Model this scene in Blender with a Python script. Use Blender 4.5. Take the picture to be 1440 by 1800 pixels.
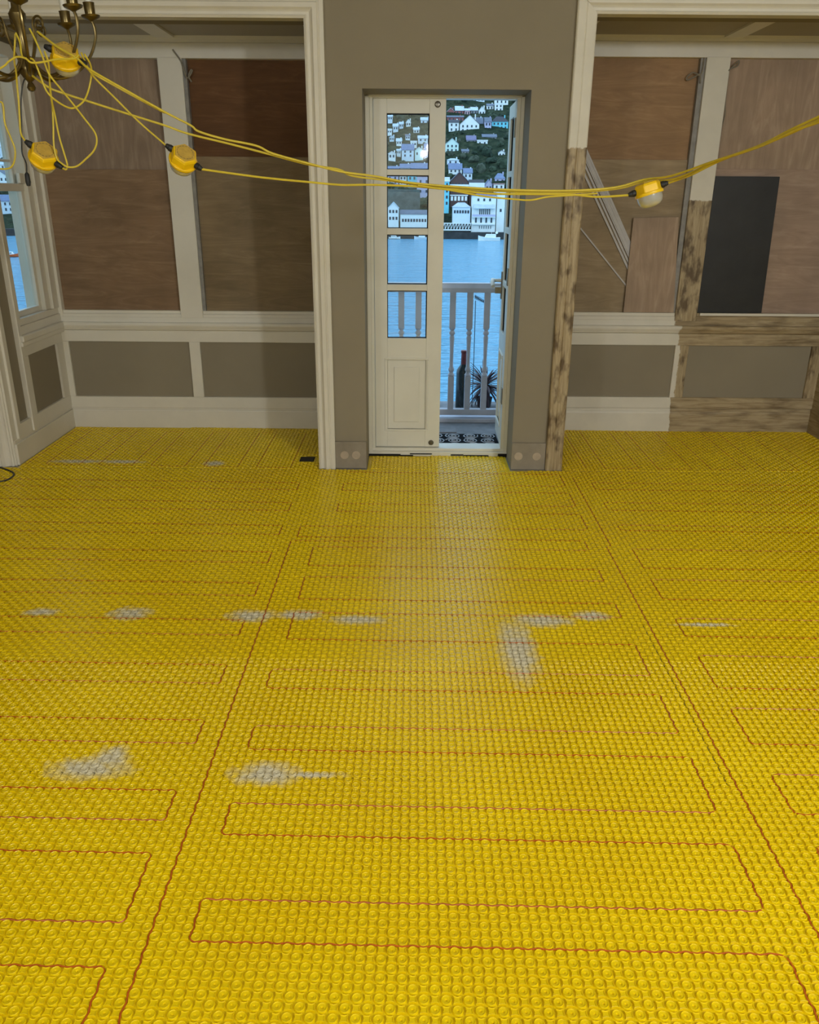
import bpy, math, random
import numpy as np
from mathutils import Vector, Matrix
random.seed(4); rng = np.random.default_rng(4)
for o in list(bpy.data.objects): bpy.data.objects.remove(o, do_unlink=True)
scene = bpy.context.scene
col = scene.collection
R = math.radians

# ------------------------------------------------------------------ camera
EYE = Vector((0.0, 0.0, 1.55))
cam = bpy.data.cameras.new('camera'); co = bpy.data.objects.new('camera', cam); col.objects.link(co)
TH = math.atan(557/1425); RO = 0.0075
r0 = Vector((1, 0, 0)); d0 = Vector((0, -math.sin(TH), -math.cos(TH))); f0 = Vector((0, math.cos(TH), -math.sin(TH)))
rr = math.cos(RO)*r0 - math.sin(RO)*d0; dd = math.sin(RO)*r0 + math.cos(RO)*d0
M4 = Matrix.Identity(4)
for i in range(3):
    M4[i][0] = rr[i]; M4[i][1] = -dd[i]; M4[i][2] = -f0[i]; M4[i][3] = EYE[i]
co.matrix_world = M4
cam.sensor_fit = 'HORIZONTAL'; cam.sensor_width = 36; cam.lens = 1425/1440*36
cam.clip_start = .05; cam.clip_end = 3000
scene.camera = co

# ------------------------------------------------------------------ sky (even dusk overcast)
w = bpy.data.worlds.new('sky'); scene.world = w; w.use_nodes = True
bg = w.node_tree.nodes['Background']; bg.inputs[0].default_value = (.46, .73, 1.0, 1); bg.inputs[1].default_value = 2.1

# ------------------------------------------------------------------ lamps of the room (behind and above the viewer)
def lamp(name, loc, power, colr, rad):
    l = bpy.data.lights.new(name, 'POINT'); l.energy = power; l.color = colr; l.shadow_soft_size = rad
    o = bpy.data.objects.new(name, l); col.objects.link(o); o.location = loc
COOL = (.95, 1.0, 1.03)
lamp('ceiling_lamp', (2.4, -1.0, 2.40), 215, COOL, .14)
lamp('ceiling_lamp', (-2.2, -2.2, 2.40), 105, COOL, .14)
lamp('bulb', (.27, -3.0, 2.20), 40, COOL, .05)
lamp('bulb', (.17, -3.05, 2.12), 28, COOL, .035)

vs = scene.view_settings
vs.view_transform = 'Standard'; vs.look = 'None'; vs.gamma = 1; vs.use_curve_mapping = False
vs.exposure = 0.0

# ------------------------------------------------------------------ helpers
def S(r, g, b):
    f = lambda c: (c/255/12.92 if c/255 <= .04045 else ((c/255+.055)/1.055)**2.4)
    return (f(r), f(g), f(b), 1)
class MB:
    def __init__(s): s.v = []; s.f = []
    def add(s, vs_, fs_):
        n = len(s.v); s.v += [tuple(q) for q in vs_]; s.f += [tuple(n+i for i in q) for q in fs_]; return s
    def box(s, x0, x1, y0, y1, z0, z1):
        return s.add([(x0,y0,z0),(x1,y0,z0),(x1,y1,z0),(x0,y1,z0),(x0,y0,z1),(x1,y0,z1),(x1,y1,z1),(x0,y1,z1)],
              [(0,3,2,1),(4,5,6,7),(0,1,5,4),(1,2,6,5),(2,3,7,6),(3,0,4,7)])
    def prism(s, poly, a, b, axis='x'):
        n = len(poly)
        def P(t, q): return {'x':(t,q[0],q[1]),'y':(q[0],t,q[1]),'z':(q[0],q[1],t)}[axis]
        return s.add([P(a,q) for q in poly]+[P(b,q) for q in poly],
              [(i,(i+1)%n,n+(i+1)%n,n+i) for i in range(n)]+[tuple(range(n))[::-1], tuple(range(n,2*n))])
    def lathe(s, prof, n=16, mat=None):
        vs_ = []; fs_ = []
        for r, z in prof:
            for k in range(n):
                a = 2*math.pi*k/n; vs_.append(Vector((r*math.cos(a), r*math.sin(a), z)))
        for i in range(len(prof)-1):
            for k in range(n):
                fs_.append((i*n+k, i*n+(k+1)%n, (i+1)*n+(k+1)%n, (i+1)*n+k))
        fs_.append(tuple(range(n))[::-1]); m = len(prof)-1; fs_.append(tuple(range(m*n, m*n+n)))
        if mat is not None: vs_ = [mat @ q for q in vs_]
        return s.add(vs_, fs_)
    def tube(s, pts, r, n=8):
        pts = [Vector(q) for q in pts]; m = len(pts); vs_ = []; fs_ = []
        rs = r if isinstance(r, (list, tuple)) else [r]*m
        up = Vector((0,0,1)); t0 = (pts[1]-pts[0]).normalized()
        if abs(t0.dot(up)) > .95: up = Vector((0,1,0))
        u = t0.cross(up).normalized()
        for i in range(m):
            t = (pts[min(i+1,m-1)]-pts[max(i-1,0)]).normalized()
            u = (u - t*u.dot(t)).normalized(); v = t.cross(u)
            for k in range(n):
                a = 2*math.pi*k/n; vs_.append(pts[i]+(u*math.cos(a)+v*math.sin(a))*rs[i])
        for i in range(m-1):
            for k in range(n): fs_.append((i*n+k, i*n+(k+1)%n, (i+1)*n+(k+1)%n, (i+1)*n+k))
        fs_.append(tuple(range(n))[::-1]); fs_.append(tuple(range((m-1)*n, m*n)))
        return s.add(vs_, fs_)
    def xf(s, mat): s.v = [tuple(mat @ Vector(q)) for q in s.v]; return s
    def build(s, name, m, parent=None, smooth=False, bevel=0):
        me = bpy.data.meshes.new(name); me.from_pydata(s.v, [], s.f); me.update()
        if smooth:
            me.polygons.foreach_set('use_smooth', [True]*len(me.polygons))
            try: me.set_sharp_from_angle(angle=R(38))
            except Exception: pass
        if m: me.materials.append(m)
        o = bpy.data.objects.new(name, me); col.objects.link(o)
        if parent: o.parent = parent
        if bevel:
            b = o.modifiers.new('bevel', 'BEVEL'); b.width = bevel; b.segments = 2; b.limit_method = 'ANGLE'
        return o
def tag(o, label, cat, group=None):
    o['label'] = label; o['category'] = cat
    if group: o['group'] = group
    return o
def struct(o): o['kind'] = 'structure'; return o
def empty(name, loc=(0,0,0), rot=(0,0,0)):
    o = bpy.data.objects.new(name, None); col.objects.link(o); o.location = loc; o.rotation_euler = rot; o.empty_display_size = .05
    return o
def smooth_path(pts, k=6):
    P = [Vector(q) for q in pts]; P = [P[0]*2-P[1]]+P+[P[-1]*2-P[-2]]; out = []
    for i in range(1, len(P)-2):
        a, b, c, d = P[i-1], P[i], P[i+1], P[i+2]
        for j in range(k):
            t = j/k; out.append(.5*((2*b)+(c-a)*t+(2*a-5*b+4*c-d)*t*t+(3*b-a-3*c+d)*t**3))
    out.append(P[-2]); return out
def copy_tree(o, parent=None):
    c = o.copy(); col.objects.link(c); c.parent = parent
    for ch in list(o.children): copy_tree(ch, c)
    return c

# ------------------------------------------------------------------ materials
class NT:
    def __init__(s, name):
        s.m = bpy.data.materials.new(name); s.m.use_nodes = True; s.t = s.m.node_tree
        s.b = s.t.nodes['Principled BSDF']; s.pos = None; s.o = None
    def n(s, typ, **kw):
        q = s.t.nodes.new(typ)
        for k, v in kw.items(): setattr(q, k, v)
        return q
    def l(s, a, b): s.t.links.new(a, b)
    def world(s):
        if not s.pos: s.pos = s.n('ShaderNodeNewGeometry')
        return s.pos.outputs['Position']
    def objc(s):
        if not s.o: s.o = s.n('ShaderNodeTexCoord')
        return s.o.outputs['Object']
    def math(s, op, a, b=None, c=None, clamp=False):
        q = s.n('ShaderNodeMath', operation=op); q.use_clamp = clamp
        for i, x in enumerate((a, b, c)):
            if x is None: continue
            if isinstance(x, (int, float)): q.inputs[i].default_value = x
            else: s.l(x, q.inputs[i])
        return q.outputs[0]
    def noise(s, vec, scale=5, detail=4, rough=.6, stretch=None, dist=0):
        if stretch:
            mp = s.n('ShaderNodeMapping'); mp.inputs['Scale'].default_value = stretch; s.l(vec, mp.inputs['Vector']); vec = mp.outputs[0]
        q = s.n('ShaderNodeTexNoise'); q.inputs['Scale'].default_value = scale; q.inputs['Detail'].default_value = detail
        q.inputs['Roughness'].default_value = rough; q.inputs['Distortion'].default_value = dist; s.l(vec, q.inputs['Vector'])
        return q.outputs['Fac']
    def ramp(s, fac, stops):
        q = s.n('ShaderNodeValToRGB'); e = q.color_ramp.elements
        while len(e) < len(stops): e.new(.5)
        for i, (p, c) in enumerate(stops): e[i].position = p; e[i].color = c
        s.l(fac, q.inputs[0]); return q.outputs[0]
    def mix(s, fac, a, b):
        q = s.n('ShaderNodeMix', data_type='RGBA')
        for i, x in ((0, fac), (6, a), (7, b)):
            if isinstance(x, (int, float, tuple)): q.inputs[i].default_value = x
            else: s.l(x, q.inputs[i])
        return q.outputs[2]
    def base(s, c):
        if isinstance(c, tuple): s.b.inputs['Base Color'].default_value = c
        else: s.l(c, s.b.inputs['Base Color'])
    def bump(s, h, strength=.3, dist=.002):
        q = s.n('ShaderNodeBump'); q.inputs['Strength'].default_value = strength; q.inputs['Distance'].default_value = dist
        s.l(h, q.inputs['Height']); s.l(q.outputs[0], s.b.inputs['Normal'])
    def set(s, rough=.5, metal=0, spec=.5):
        s.b.inputs['Roughness'].default_value = rough; s.b.inputs['Metallic'].default_value = metal
        s.b.inputs['Specular IOR Level'].default_value = spec; return s
def dim(c, k): return (c[0]*k, c[1]*k, c[2]*k, 1)
def plain(name, c, rough=.5, metal=0, var=.12, scale=8, bump=0, bscale=60, obj=False, spec=.5):
    t = NT(name).set(rough, metal, spec); v = t.objc() if obj else t.world()
    if var: t.base(t.ramp(t.noise(v, scale), [(.3, dim(c, 1-var)), (.7, dim(c, 1+var))]))
    else: t.base(c)
    if bump: t.bump(t.noise(v, bscale, 3), bump)
    return t.m
def woodramp(t, v, cols, stretch, scale=3):
    g = t.noise(v, scale, 6, .65, stretch, 2.0); return t.ramp(g, cols)
def ply(name, a, b, vertical=False):
    t = NT(name).set(.62, 0, .25); v = t.objc()
    st = (6, 6, .8) if vertical else (.8, 6, 6)
    c = woodramp(t, v, [(.28, dim(a, .8)), (.5, a), (.72, b)], st, 2.2)
    st2 = (40, 40, 1.2) if vertical else (1.2, 40, 40)
    fine = t.noise(v, 4, 5, .7, st2)
    c2 = t.mix(t.math('MULTIPLY', fine, .36), c, dim(a, .72))
    bl = t.ramp(t.noise(v, 2.3, 3), [(.35, (.82,.82,.82,1)), (.65, (1.08,1.06,1.04,1))])
    q = t.n('ShaderNodeMix', data_type='RGBA', blend_type='MULTIPLY'); q.inputs[0].default_value = 1
    t.l(c2, q.inputs[6]); t.l(bl, q.inputs[7]); t.base(q.outputs[2])
    t.bump(fine, .15, .001); return t.m
def pine_color(t, v, along):
    st = {'z': (14, 14, .9), 'x': (.9, 14, 14), 'y': (14, .9, 14)}[along]
    c = woodramp(t, v, [(.25, S(104,84,56)), (.42, S(164,144,110)), (.62, S(190,172,138)), (.8, S(130,106,74))], st, 2.6)
    st2 = {'z': (9, 9, 4.2), 'x': (2.6, 9, 9), 'y': (9, 2.6, 9)}[along]
    burn = t.ramp(t.noise(v, 2.0, 3, .5, st2), [(.50, (0,0,0,1)), (.64, (1,1,1,1))] if along == 'z' else [(.50, (0,0,0,1)), (.80, (1,1,1,1))])
    return t.mix(t.math('MULTIPLY', burn, .8 if along == 'z' else .7), c, S(74,54,32))
def pine(name, along='z'):
    t = NT(name).set(.75, 0, .2); v = t.world(); t.base(pine_color(t, v, along)); t.bump(t.noise(v, 30, 4), .3); return t.m
PAINT = S(228, 222, 207)
def stripped(name, along, axis, thr, sign, amp=.05, freq=12):
    """white paint that has been burnt off beyond a ragged edge, bare pine below"""
    t = NT(name).set(.5, 0, .35); v = t.world()
    sp = t.n('ShaderNodeSeparateXYZ'); t.l(v, sp.inputs[0]); a = sp.outputs['XYZ'.index(axis)]
    nz = t.math('MULTIPLY', t.math('SUBTRACT', t.noise(v, freq, 3), .5), amp*2)
    m = t.math('MULTIPLY', t.math('SUBTRACT', t.math('ADD', a, nz), thr), sign*150)
    m = t.math('ADD', m, 0, clamp=True)
    white = t.ramp(t.noise(v, 5, 3), [(.3, dim(PAINT, .93)), (.7, dim(PAINT, 1.03))])
    t.base(t.mix(m, white, pine_color(t, v, along))); t.bump(t.noise(v, 30, 4), .15); return t.m
M = {}
M['white'] = plain('white_gloss_paint', PAINT, .42, 0, .05, 3, .06, 40)
M['door_white'] = plain('door_white_paint', S(232,228,214), .38, 0, .04, 4, .05, 40)
M['track'] = plain('grey_sash_track', S(146,143,138), .6, 0, .2, 20)
M['taupe'] = plain('taupe_emulsion', S(150,140,120), .85, 0, .07, 1.3, .15, 120, spec=.2)
M['taupe2'] = plain('taupe_panel_paint', S(150,140,120), .8, 0, .06, 2, .08, 120, spec=.2)
M['soffit'] = plain('bay_soffit_paint', S(176,168,152), .85, 0, .06, 2)
M['plaster'] = plain('grey_plaster', S(150,140,124), .85, 0, .14, 9, .3, 80)
M['filler'] = plain('pale_filler', S(182,166,146), .85, 0, .1, 20)
M['ceil'] = plain('ceiling_paint', S(225,221,212), .9, 0, .03, 2)
M['black'] = plain('black_rubber', S(30,31,32), .55, 0, .15, 30, obj=True)
M['dark'] = plain('dark_gap', S(22,20,18), .9, 0, .2, 20)
M['slab'] = plain('screed', S(150,146,136), .9, 0, .12, 6, .2)
M['yellow'] = plain('yellow_plastic', S(246,200,16), .38, 0, .06, 20, obj=True)
M['yellow_lid'] = plain('faded_yellow_lid', S(196,160,70), .5, 0, .12, 60, .3, 90, obj=True)
M['cord'] = plain('yellow_cord', S(214,190,58), .45, 0, .06, 20)
M['brass'] = plain('antique_brass', S(120,104,66), .28, .9, .25, 25)
M['chrome'] = plain('dull_metal', S(130,124,112), .3, .9, .15, 30)
M['hinge'] = plain('brass_hinge', S(140,126,98), .4, .7, .2, 40)
M['bulb'] = plain('candle_white', S(222,218,206), .35, 0, .03)
M['greycable'] = plain('grey_cable', S(60,60,58), .5, 0, .1)
M['redcable'] = plain('orange_heating_cable', S(190,92,26), .42, 0, .15, 12)
M['wire'] = plain('sash_cord', S(140,132,116), .8, 0, .15, 40)
M['pine_z'] = pine('bare_pine_upright', 'z'); M['pine_x'] = pine('bare_pine_rail', 'x'); M['pine_y'] = pine('bare_pine_return', 'y')
def glass(name, fac):
    m = bpy.data.materials.new(name); m.use_nodes = True; t = m.node_tree; t.nodes.clear()
    o = t.nodes.new('ShaderNodeOutputMaterial'); tr = t.nodes.new('ShaderNodeBsdfTransparent'); tr.inputs[0].default_value = (.93,.96,.97,1)
    g = t.nodes.new('ShaderNodeBsdfGlossy'); g.inputs['Roughness'].default_value = .02
    mx = t.nodes.new('ShaderNodeMixShader'); mx.inputs[0].default_value = fac
    t.links.new(tr.outputs[0], mx.inputs[1]); t.links.new(g.outputs[0], mx.inputs[2]); t.links.new(mx.outputs[0], o.inputs[0]); return m
M['glass'] = glass('window_glass', .055)
def lens():
    t = NT('frosted_lens').set(.3, 0, .5); t.base(S(206,204,192)); t.b.inputs['Transmission Weight'].default_value = .45
    t.b.inputs['Roughness'].default_value = .25; return t.m
M['lens'] = lens()
# ------------------------------------------------------------------ room shell
def sbox(name, m, *bx, parent=None, bevel=0):
    b = MB()
    for q in bx: b.box(*q)
    o = b.build(name, m, parent, bevel=bevel)
    if not parent: struct(o)
    return o
CZ = 2.95
sbox('floor', M['slab'], (-3.4,3.8,-3.9,4.99,-.12,-.002), (-2.5,-.45,4.99,5.75,-.12,-.002), (.87,2.95,4.99,5.75,-.12,-.002))
sbox('ceiling', M['ceil'], (-3.4,3.8,-3.9,5.0,CZ,CZ+.1))
sbox('wall_back', M['taupe'], (-3.4,-2.42,4.70,4.97,0,CZ), (-2.42,-.50,4.70,4.97,2.39,CZ), (-.50,-.262,4.70,5.06,0,CZ),
     (-.262,.615,4.70,5.06,2.062,CZ), (.615,.90,4.70,5.06,0,CZ), (.90,2.86,4.70,4.97,2.42,CZ), (2.86,3.8,4.70,4.97,0,CZ))
sbox('wall_left', M['taupe'], (-3.4,-3.3,-3.9,4.70,0,CZ)); sbox('wall_right', M['taupe'], (3.7,3.8,-3.9,4.70,0,CZ))
sbox('wall_front', M['taupe'], (-3.3,3.7,-3.9,-3.8,0,CZ))
# bays
sbox('wall_bay_left', M['taupe2'], (-2.46,-.45,5.60,5.75,0,.76), (-2.46,-.45,5.66,5.75,2.26,2.6), (-.50,-.45,5.06,5.70,0,2.6),
     (-2.52,-2.40,4.75,4.96,0,2.6), (-2.52,-2.40,4.96,5.66,0,.78), (-2.52,-2.40,4.96,5.66,2.31,2.6))
sbox('wall_bay_right', M['taupe2'], (.90,2.90,5.60,5.75,0,.76), (.90,2.90,5.66,5.75,2.28,2.62), (.87,.92,5.06,5.70,0,2.62), (2.84,2.96,4.75,5.66,0,2.62))
sbox('ceiling_bay_left', M['soffit'], (-2.5,-.45,4.75,5.75,2.43,2.5)); sbox('ceiling_bay_right', M['soffit'], (.87,2.95,4.75,5.75,2.452,2.52))

# ---- casings around the two bay openings
PROF = [(0,0),(0,.020),(.010,.026),(.016,.018),(.028,.018),(.036,.024),(.046,.036),(.066,.036),(.073,.026),(.080,.030),(.100,.030),(.100,0)]
FLAT = [(0,0),(0,.026),(.006,.030),(.050,.030),(.054,.027),(.058,.030),(.094,.030),(.100,.024),(.100,0)]
def casing(name, path, yf, profs, names, mats):
    P = [Vector((a, b)) for a, b in path]; seg = [(P[i+1]-P[i]).normalized() for i in range(len(P)-1)]; nor = [Vector((-s.y, s.x)) for s in seg]
    mit = [nor[0]] + [(nor[i-1]+nor[i]) for i in range(1, len(seg))] + [nor[-1]]
    root = struct(empty(name, (P[0].x, yf, 0)))
    for i in range(len(seg)):
        b = MB(); ps = profs[i]; n = len(ps); vs_ = []
        for j in (i, i+1):
            vs_ += [(P[j].x+mit[j].x*w_, yf-d, P[j].y+mit[j].y*w_) for w_, d in ps]
        vs_ = [(x-P[0].x, y-yf, z) for x, y, z in vs_]
        b.add(vs_, [(k, k+1, n+k+1, n+k) for k in range(n-1)] + [tuple(range(n))[::-1], tuple(range(n, 2*n))])
        b.build(names[i], mats[i], root)
    return root
M['casing_strip'] = stripped('casing_half_stripped', 'z', 'Z', 1.79, -1, .035, 18)
casing('trim_1', [(-2.40,0),(-2.40,2.372),(-.55,2.372),(-.55,0)], 4.70, [PROF]*3, ['upright','head','upright'], [M['white']]*3)
casing('trim_2', [(.92,0),(.92,2.40),(2.84,2.40),(2.84,0)], 4.70, [FLAT,PROF,PROF], ['upright','head','upright'], [M['casing_strip'],M['white'],M['white']])
# linings of the openings (reveals)
sbox('trim_3', M['white'], (-2.46,-2.388,4.69,4.765,0,2.39), (-.55,-.50,4.70,4.97,0,2.372), (-2.40,-.55,4.70,4.76,2.372,2.39))
sbox('trim_4', M['casing_strip'], (.90,.92,4.70,4.97,0,2.40), (2.84,2.86,4.70,4.76,0,2.42), (.92,2.84,4.70,4.76,2.40,2.42))
# plaster plinth blocks with round filler patches at the foot of the piers
def plinth(name, x0, x1, spots):
    r = struct(empty(name, ((x0+x1)/2, 4.695, 0)))
    MB().box(x0-(x0+x1)/2, x1-(x0+x1)/2, -.012, .02, 0, .168).build('plaster_block', M['plaster'], r, bevel=.004)
    for sx in spots:
        MB().lathe([(.026,0),(.024,.002)], 20, Matrix.Translation((sx-(x0+x1)/2,-.012,.085)) @ Matrix.Rotation(R(90),4,'X')).build('filler_patch', M['filler'], r)
plinth('baseboard_pier_left', -.452, -.262, (-.395,-.325)); plinth('baseboard_pier_right', .612, .818, (.655,.765))

# ---- panelled dado, sill, heads of the bays
def rail(poly, x0, x1): return MB().prism(poly, x0, x1, 'x')
def prof_rect(y0, y1, z0, z1): return [(y0,z0),(y1,z0),(y1,z1),(y0,z1)]
def dado_prof(z0, z1, y):
    h = z1-z0
    return [(y,z0),(y-.012,z0),(y-.016,z0+.2*h),(y-.030,z0+.34*h),(y-.030,z0+.42*h),(y-.036,z0+.46*h),(y-.044,z0+.72*h),(y-.044,z0+.86*h),(y-.038,z1),(y,z1)]
def base_prof(z1, cap, y): return [(y,0),(y-.022,0),(y-.022,z1),(y-.018,z1+.3*(cap-z1)),(y-.012,z1+.45*(cap-z1)),(y-.012,z1+.8*(cap-z1)),(y-.006,cap),(y,cap)]
def sill_prof(z0, z1, y): return [(y+.05,z0),(y-.006,z0),(y-.006,z0+.45*(z1-z0)),(y-.003,z0+.5*(z1-z0)),(y-.003,z0+.72*(z1-z0)),(y+.006,z0+.78*(z1-z0)),(y+.006,z1),(y+.05,z1)]
def bay_front(tn, wn, xs, Z, x0, x1, mats, splits):
    """xs: panel edges (left panel x pair, right panel x pair); Z: heights; mats: rail paints left/right"""
    pl, pr = xs['panels']; m = mats
    r = struct(empty(tn, ((x0+x1)/2, 5.6, 0))); r2 = r.location.copy()
    def put(mb, nm, mat_, bev=0): mb.xf(Matrix.Translation(-r2)); return mb.build(nm, mat_, r, bevel=bev)
    put(rail(base_prof(Z['b0'], Z['b1'], 5.597), x0, x1), 'skirting', m['rail'])
    put(MB().box(x0,x1,5.575,5.602,Z['b1']-.002,Z['p0']), 'bottom_rail', m['rail'], .003)
    put(MB().box(x0,x1,5.575,5.602,Z['p1'],Z['d0']+.01), 'top_rail', m['rail'], .003)
    put(rail(dado_prof(Z['d0'], Z['d1'], 5.597), x0, x1), 'dado_rail', m['rail'])
    for a, b in ((x0, pl[0]), (pl[1], pr[0]), (pr[1], x1)): put(MB().box(a,b,5.5755,5.602,Z['p0'],Z['p1']), 'stile', m['stile'], .003)
    for a, b in (pl, pr): put(MB().box(a,b,5.592,5.603,Z['p0'],Z['p1']), 'panel', M['taupe2'])
    # window frame above
    g = struct(empty(wn, ((x0+x1)/2, 5.6, Z['d1']))); g2 = g.location.copy()
    def putw(mb, nm, mat_, bev=0): mb.xf(Matrix.Translation(-g2)); return mb.build(nm, mat_, g, bevel=bev)
    wl, wr = xs['lights']
    putw(rail(sill_prof(Z['d1']-.004, Z['s1'], 5.595), x0, x1), 'sill', m['sill'])
    putw(MB().box(x0,x1,5.588,5.66,Z['h0'],Z['h1']), 'head_rail', M['white'], .003)
    putw(rail([(5.66,Z['h1']),(5.58,Z['h1']),(5.56,Z['h1']+.012),(5.545,Z['h1']+.03),(5.66,Z['h1']+.03)], x0, x1), 'cornice', M['white'])
    putw(MB().box(wl[1],wr[0]-xs['gap'],5.584,5.66,Z['d1']+.03,Z['h0']+.004), 'mullion', m['mull'], .003)
    putw(MB().box(wr[0]-xs['gap'],wr[0]-.002,5.602,5.66,Z['s1']-.01,Z['h0']+.004), 'sash_track', M['track'])
    if xs.get('gap2'): putw(MB().box(wl[1]-xs['gap2'],wl[1],5.604,5.66,Z['s1']-.01,Z['h0']+.004), 'sash_track', M['track'])
    putw(MB().box(x0,wl[0],5.585,5.66,Z['d1']+.03,Z['h0']+.004), 'jamb', M['white'], .003)
    putw(MB().box(wr[1],x1,5.585,5.66,Z['d1']+.03,Z['h0']+.004), 'jamb', m['mull'], .003)
ZL = dict(b0=.120,b1=.145,p0=.222,p1=.604,d0=.665,d1=.735,s1=.810,h0=2.315,h1=2.40)
ZR = dict(b0=.130,b1=.170,p0=.245,p1=.606,d0=.672,d1=.738,s1=.820,h0=2.340,h1=2.425)
bay_front('trim_5', 'window_1', dict(panels=((-2.342,-1.517),(-1.443,-.60)), lights=((-2.355,-1.556),(-1.385,-.60)), gap=.022), ZL, -2.40, -.50,
          dict(rail=M['white'], stile=M['white'], sill=M['white'], mull=M['white']), None)
M['strip_x'] = stripped('rail_half_stripped', 'x', 'X', 1.825, 1, .045, 9)
M['strip_sx'] = stripped('stile_half_stripped', 'z', 'X', 1.838, 1, .02, 20)
M['strip_mull'] = stripped('mullion_half_stripped', 'z', 'Z', 1.535, -1, .03, 12)
M['strip_sill'] = stripped('sill_half_stripped', 'x', 'X', 1.79, 1, .012, 20)
bay_front('trim_6', 'window_2', dict(panels=((.98,1.810),(1.902,2.745)), lights=((.98,1.785),(1.932,2.79)), gap=.002, gap2=.030), ZR, .92, 2.84,
          dict(rail=M['strip_x'], stile=M['strip_sx'], sill=M['strip_sill'], mull=M['strip_mull']), None)
sbox('trim_7', M['white'], (1.95,2.84,5.582,5.60,.806,.822))            # narrow white bead left on the stripped sill
sbox('trim_8', M['pine_y'], (2.815,2.845,4.80,5.575,0,.17), (2.82,2.845,5.45,5.575,.17,.62), (2.82,2.845,4.80,5.575,.60,.74))
# ceiling battens and side cornices of the bays
for nm, a in (('trim_9', (-1.545,-1.43,4.76,5.60,2.418,2.435)), ('trim_10', (-.60,-.50,4.76,5.60,2.405,2.435)), ('trim_11', (1.862,1.972,4.76,5.60,2.440,2.455)), ('trim_12', (.90,1.00,4.76,5.60,2.425,2.455)), ('trim_13', (-2.40,-2.36,4.76,5.60,2.40,2.435))):
    sbox(nm, M['white'], a)
# ---- left bay side wall: panel, side window
r = struct(empty('trim_14', (-2.40, 5.2, 0)))
def ps(nm, m, *bx, bevel=.003):
    b = MB()
    for q in bx: b.box(*q)
    b.xf(Matrix.Translation((2.40,-5.2,0))); return b.build(nm, m, r, bevel=bevel)
ps('skirting', M['white'], (-2.42,-2.375,4.70,5.60,0,.13)); ps('skirting_cap', M['white'], (-2.42,-2.385,4.70,5.60,.13,.150))
ps('bottom_rail', M['white'], (-2.42,-2.378,4.785,5.60,.150,.235)); ps('top_rail', M['white'], (-2.42,-2.378,4.95,5.60,.605,.67))
ps('dado_rail', M['white'], (-2.42,-2.355,4.95,5.60,.67,.70), (-2.42,-2.345,4.95,5.60,.70,.738), bevel=.006)
ps('stile', M['white'], (-2.42,-2.3785,4.985,5.045,.235,.605)); ps('stile', M['white'], (-2.42,-2.3785,5.477,5.60,.235,.605))
ps('panel', M['taupe2'], (-2.41,-2.393,5.045,5.477,.235,.605), bevel=0)
ps('moulding', M['white'], (-2.42,-2.368,4.945,4.985,.15,2.36)); ps('moulding', M['white'], (-2.42,-2.374,4.745,4.79,.151,2.36))
g = struct(empty('window_3', (-2.40, 5.2, .738)))
def pw(nm, m, *bx, bevel=.003):
    b = MB()
    for q in bx: b.box(*q)
    b.xf(Matrix.Translation((2.40,-5.2,-.738))); return b.build(nm, m, g, bevel=bevel)
pw('sill', M['white'], (-2.50,-2.372,4.985,5.60,.738,.79), (-2.50,-2.382,4.985,5.60,.79,.83))
pw('jamb', M['white'], (-2.52,-2.376,4.985,5.012,.83,2.36)); pw('jamb', M['white'], (-2.52,-2.372,5.50,5.60,.83,2.36)); pw('jamb', M['white'], (-2.52,-2.392,5.43,5.50,.83,2.36))
pw('head_rail', M['white'], (-2.52,-2.376,5.012,5.50,2.29,2.36))
pw('lower_sash', M['white'], (-2.455,-2.42,5.012,5.05,.83,1.60), (-2.455,-2.42,5.395,5.43,.83,1.60), (-2.455,-2.42,5.05,5.395,.83,.865), (-2.455,-2.415,5.012,5.43,1.555,1.60))
pw('upper_sash', M['white'], (-2.49,-2.46,5.012,5.05,1.56,2.29), (-2.49,-2.46,5.395,5.43,1.56,2.29), (-2.49,-2.46,5.05,5.395,1.56,1.60), (-2.49,-2.46,5.05,5.395,1.72,1.735), (-2.49,-2.46,5.05,5.395,2.26,2.29))
pw('pane', M['glass'], (-2.440,-2.436,5.045,5.40,.86,1.56), bevel=0); pw('pane', M['glass'], (-2.477,-2.473,5.045,5.40,1.59,2.27), bevel=0)
pw('catch', M['white'], (-2.42,-2.40,5.36,5.42,1.60,1.66)); pw('outer_frame', M['white'], (-2.58,-2.53,5.60,5.72,.70,2.4))

# ------------------------------------------------------------------ door with two leaves
df = struct(empty('door_1', (.178, 4.98, 0)))
def pd(nm, m, *bx, bevel=.003, parent=None):
    b = MB()
    for q in bx: b.box(*q)
    b.xf(Matrix.Translation((-.178,-4.98,0))); return b.build(nm, m, parent or df, bevel=bevel)
pd('jamb', M['door_white'], (-.262,-.238,4.955,5.06,0,2.062)); pd('jamb', M['door_white'], (-.238,-.220,4.972,5.06,.03,2.062))
pd('jamb', M['door_white'], (.597,.640,4.955,5.06,0,2.062)); pd('jamb', M['door_white'], (.576,.597,4.972,5.06,.03,2.062))
pd('head', M['door_white'], (-.262,.640,4.955,5.06,2.052,2.085)); pd('head', M['door_white'], (-.22,.58,4.972,5.06,2.046,2.054))
pd('threshold', M['door_white'], (-.262,.62,4.945,5.09,.0,.028)); pd('threshold', M['door_white'], (-.24,.60,4.965,5.09,.028,.046))
pd('gap', M['dark'], (-.262,-.06,4.936,4.95,-.001,.014), (-.07,.02,4.936,4.95,-.001,.008), (.0,.14,4.938,4.95,.014,.019), (.26,.34,4.938,4.95,.008,.014), (.34,.50,4.936,4.95,-.001,.010), (.56,.615,4.936,4.95,-.001,.020), bevel=0)
for zc in (1.905,1.10,.38):
    h = pd('hinge', M['hinge'], (.571,.579,4.985,5.035,zc-.05,zc+.05), bevel=.001)
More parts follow.
